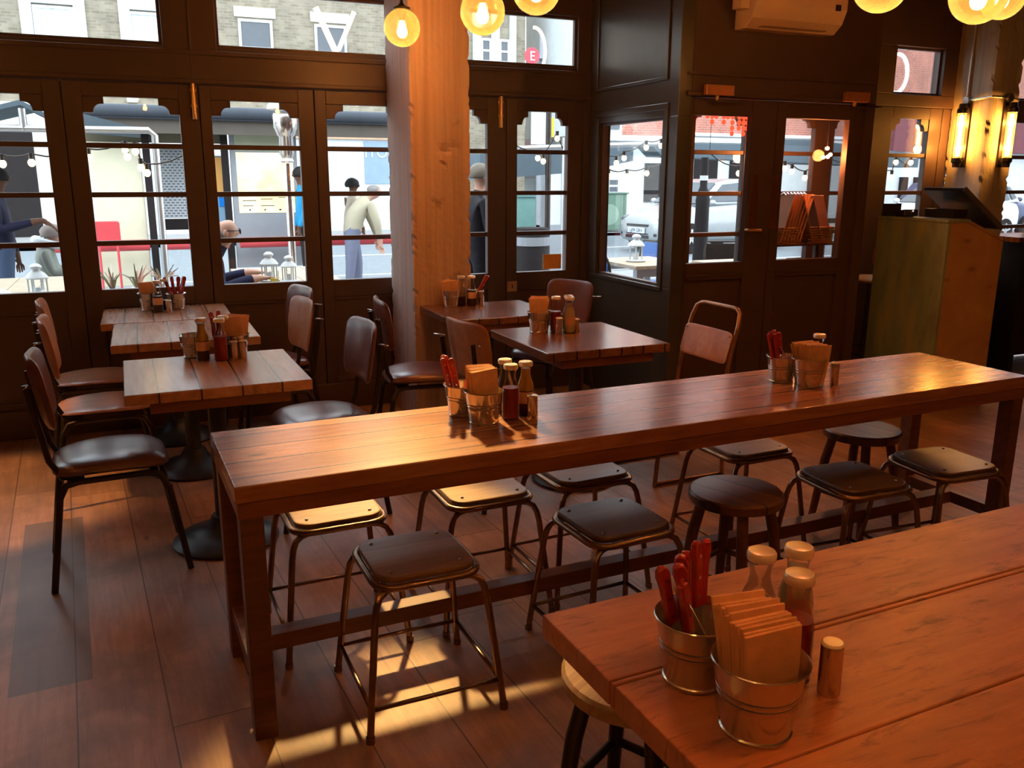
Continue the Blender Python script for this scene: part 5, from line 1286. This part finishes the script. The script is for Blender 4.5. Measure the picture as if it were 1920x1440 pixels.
es = [(0, 1, 1), (1, 2, 1), (2, 3, 1), (3, 4, 1), (4, 5, 0), (5, 6, 0), (6, 7, 0), (2, 8, 1), (8, 9, 1), (9, 10, 1), (10, 11, 0), (2, 12, 1), (12, 13, 1), (13, 14, 1), (14, 15, 0), (0, 16, 2), (16, 17, 2), (17, 18, 2), (18, 19, 3), (0, 20, 2), (20, 21, 2), (21, 22, 2), (22, 23, 3)]
hand(js, es, 11, (1, .15, -.1), (0, .2, 1), 0, .6); hand(js, es, 15, (1, -.1, -.05), (0, 0, 1), 0, .4)
t = figure('person', 'bald man in glasses and a navy jacket seated at a terrace table, facing right', js, es, [SK, NAVY, TROU, SHOE], head=((.605, 7.0, 1.13), (1, 0, -.12), (.1, 0, 1)), subs=3)
HG = simple('grey_hair', (.22, .21, .20), .8)
ob('hair_fringe', MB().ball((.555, 7.0, 1.105), (.062, .086, .052), 16, 10), HG, t, smooth=True)
for s in (-1, 1): ob('ear', MB().ball((.592, 7.0+s*.083, 1.115), (.020, .012, .030), 12, 8), SK, t, smooth=True)
ob('glasses', MB().tube([(.600, 6.912, 1.135), (.69, 6.935, 1.135)], .004, 6).tube([(.600, 7.088, 1.135), (.69, 7.065, 1.135)], .004, 6).tube([(.705+.0*a, 6.965+.022*math.cos(2*PI*a/12), 1.128+.020*math.sin(2*PI*a/12)) for a in range(12)], .0035, 6, closed=True).tube([(.705, 7.035+.022*math.cos(2*PI*a/12), 1.128+.020*math.sin(2*PI*a/12)) for a in range(12)], .0035, 6, closed=True).tube([(.708, 6.985, 1.13), (.708, 7.015, 1.13)], .003, 6), M_IRON, t, smooth=True)
tag(ob('terrace_bench', MB().box(-.0, 6.5, .38, .60, 7.8, .42).box(.05, 6.55, -.04, .11, 6.61, .38).box(.5, 7.6, -.04, .56, 7.66, .38).box(.05, 7.6, -.04, .11, 7.66, .38).box(.5, 6.55, -.04, .56, 6.61, .38), M_TTOP), 'low timber bench the bald man sits on', 'bench')

# bending man in a beige jacket, facing right
js = [(2.60, 11.8, .80, .155, .14), (2.66, 11.8, .98, .165, .17), (2.78, 11.8, 1.16, .15, .17), (2.86, 11.8, 1.25, .085), (2.93, 11.8, 1.275, .055), (2.985, 11.8, 1.295, .082, .076), (3.02, 11.8, 1.34, .092, .078), (3.00, 11.8, 1.39, .062),
      (2.87, 11.62, 1.18, .072), (2.95, 11.58, .93, .058), (2.99, 11.60, .72, .038), (3.0, 11.60, .66, .026), (2.86, 11.98, 1.18, .072), (2.98, 12.0, .93, .058), (3.04, 12.0, .74, .038), (3.05, 12.0, .68, .026),
      (2.62, 11.70, .70, .105), (2.60, 11.70, .38, .075), (2.56, 11.70, .03, .052), (2.68, 11.70, -.0, .04), (2.68, 11.90, .70, .105), (2.74, 11.90, .38, .075), (2.74, 11.90, .03, .052), (2.87, 11.90, .0, .04)]
es = [(0, 1, 1), (1, 2, 1), (2, 3, 1), (3, 4, 0), (4, 5, 0), (5, 6, 0), (6, 7, 0), (2, 8, 1), (8, 9, 1), (9, 10, 1), (10, 11, 0), (2, 12, 1), (12, 13, 1), (13, 14, 1), (14, 15, 0), (0, 16, 2), (16, 17, 2), (17, 18, 2), (18, 19, 3), (0, 20, 2), (20, 21, 2), (21, 22, 2), (22, 23, 3)]
hand(js, es, 11, (.1, 0, -1), (0, 1, 0), 0, .5); hand(js, es, 15, (.1, 0, -1), (0, 1, 0), 0, .5)
t = figure('person', 'grey haired man in a beige jacket bending forward by the bus shelter', js, es, [SK, CREAM, TROU, SHOE], head=((3.0, 11.8, 1.325), (1, 0, -.55), (.5, 0, 1)), subs=3)
ob('hair', MB().ball((2.972, 11.8, 1.358), (.092, .088, .062), 18, 10), HG, t, smooth=True); ob('ear', MB().ball((2.99, 11.712, 1.31), (.018, .012, .028), 10, 8), SK, t, smooth=True)

def stander(label, x, y, top, face, coat, legs, hair, skin, pose=0, hs=1.0, hairball=None):
    f = face; z = top/1.70
    js = [(x, y, .92*z, .14, .12), (x, y, 1.12*z, .15, .13), (x+.02*f, y, 1.34*z, .14, .15), (x+.02*f, y, 1.44*z, .06), (x+.03*f, y, 1.50*z, .05), (x+.04*f, y, 1.555*z, .078), (x+.045*f, y, 1.61*z, .090, .078), (x+.03*f, y, 1.665*z, .058),
          (x, y-.19, 1.36*z, .062), (x+.02*f, y-.23, 1.12*z, .050), (x+.10*f+pose*.2*f, y-.22, (.92+.3*pose)*z, .035), (x+.12*f+pose*.28*f, y-.2, (.88+.36*pose)*z, .026),
          (x, y+.19, 1.36*z, .062), (x+.02*f, y+.23, 1.12*z, .050), (x+.08*f, y+.22, .90*z, .035), (x+.09*f, y+.22, .85*z, .026),
          (x, y-.09, .82*z, .095), (x+.02*f, y-.09, .46*z, .065), (x, y-.09, .03, .048), (x+.12*f, y-.09, -.0, .036), (x, y+.09, .82*z, .095), (x-.03*f, y+.09, .46*z, .065), (x-.05*f, y+.09, .03, .048), (x+.07*f, y+.09, .0, .036)]
    es = [(0, 1, 1), (1, 2, 1), (2, 3, 1), (3, 4, 0), (4, 5, 0), (5, 6, 0), (6, 7, 0), (2, 8, 1), (8, 9, 1), (9, 10, 1), (10, 11, 0), (2, 12, 1), (12, 13, 1), (13, 14, 1), (14, 15, 0), (0, 16, 2), (16, 17, 2), (17, 18, 2), (18, 19, 3), (0, 20, 2), (20, 21, 2), (21, 22, 2), (22, 23, 3)]
    hand(js, es, 11, (.5*f*pose+.05, 0, -1+pose*.7), (0, 1, 0) if not pose else (0, 0, 1), 0, .5); hand(js, es, 15, (.1, 0, -1), (0, 1, 0), 0, .5)
    t = figure('person', label, js, es, [skin, coat, legs, SHOE], head=((x+.045*f, y, 1.585*z), (f, 0, 0), (0, 0, 1)))
    cap_hair(t, (x+.022*f, y, 1.60*z), (.108, .096, .098), hair)
    for s in (-1, 1): ob('ear', MB().ball((x+.03*f, y+s*.082, 1.575*z), (.016, .011, .026), 10, 8), skin, t, smooth=True)
    return t
BLK = simple('black_hair', (.02, .018, .018), .7)
stander('dark haired person behind the bending man, facing right', 2.93, 13.0, 1.50, 1, simple('tan_coat', (.40, .33, .25)), M_DARK, BLK, SKD)
stander('person in a bright blue jacket half hidden by the patio heater', 2.06, 12.0, 1.66, -1, simple('blue_jacket', (.02, .25, .50)), M_DARK, BLK, SKD)
stander('person in a dark coat standing outside just right of the concrete column', 2.85, 7.5, 1.66, 1, simple('charcoal_coat', (.010, .009, .012)), simple('dark_trousers', (.008, .008, .011)), simple('pale_hair', (.16, .14, .11)), SK)
stander('person in dark clothes at the left edge holding out a hand', -1.16, 9.0, 1.62, 1, simple('navy_coat', (.015, .016, .035)), simple('jeans', (.05, .075, .13)), BLK, SKD, pose=.9)
# seated woman in a white scarf, head bowed
js = [(-.90, 9.5, .45, .16), (-.90, 9.5, .68, .15, .16), (-.87, 9.5, .84, .12, .15), (-.84, 9.5, .90, .07), (-.81, 9.5, .93, .055), (-.775, 9.5, .96, .08), (-.76, 9.5, 1.00, .09, .08), (-.78, 9.5, 1.045, .06),
      (-.86, 9.33, .82, .06), (-.80, 9.28, .62, .05), (-.62, 9.32, .66, .034), (-.56, 9.33, .67, .026), (-.86, 9.67, .82, .06), (-.80, 9.72, .62, .05), (-.62, 9.68, .66, .034), (-.56, 9.67, .67, .026),
      (-.70, 9.42, .45, .08), (-.48, 9.42, .44, .06), (-.48, 9.42, .02, .045), (-.38, 9.42, 0, .035), (-.70, 9.58, .45, .08), (-.48, 9.58, .44, .06), (-.48, 9.58, .02, .045), (-.38, 9.58, 0, .035)]
es = [(0, 1, 1), (1, 2, 1), (2, 3, 4), (3, 4, 4), (4, 5, 0), (5, 6, 0), (6, 7, 0), (2, 8, 1), (8, 9, 1), (9, 10, 1), (10, 11, 0), (2, 12, 1), (12, 13, 1), (13, 14, 1), (14, 15, 0), (0, 16, 2), (16, 17, 2), (17, 18, 2), (18, 19, 3), (0, 20, 2), (20, 21, 2), (21, 22, 2), (22, 23, 3)]
hand(js, es, 11, (1, 0, 0), (0, 0, 1), 0, .5); hand(js, es, 15, (1, 0, 0), (0, 0, 1), 0, .5)
t = figure('person', 'seated woman with grey brown hair and a white scarf at the left, head bowed', js, es, [SK, simple('green_grey_coat', (.20, .22, .19)), M_DARK, SHOE, M_WHITE], head=((-.765, 9.5, .98), (1, 0, -.4), (.4, 0, 1)))
cap_hair(t, (-.79, 9.5, .995), (.105, .098, .09), simple('brown_grey_hair', (.26, .22, .20), .8))
ob('scarf', MB().tube([(-.84+.10*math.cos(a), 9.5+.12*math.sin(a), .905-.03*math.cos(a)) for a in [2*PI*i/16 for i in range(16)]], .040, 10, closed=True), M_WHITE, t, smooth=True)
tag(ob('low_bench', MB().box(-1.1, 9.25, .34, -.72, 9.75, .38).box(-1.08, 9.28, -.04, -1.04, 9.32, .34).box(-.78, 9.28, -.04, -.74, 9.32, .34).box(-1.08, 9.68, -.04, -1.04, 9.72, .34).box(-.78, 9.68, -.04, -.74, 9.72, .34), M_TTOP), 'low bench under the seated woman in the white scarf', 'bench')
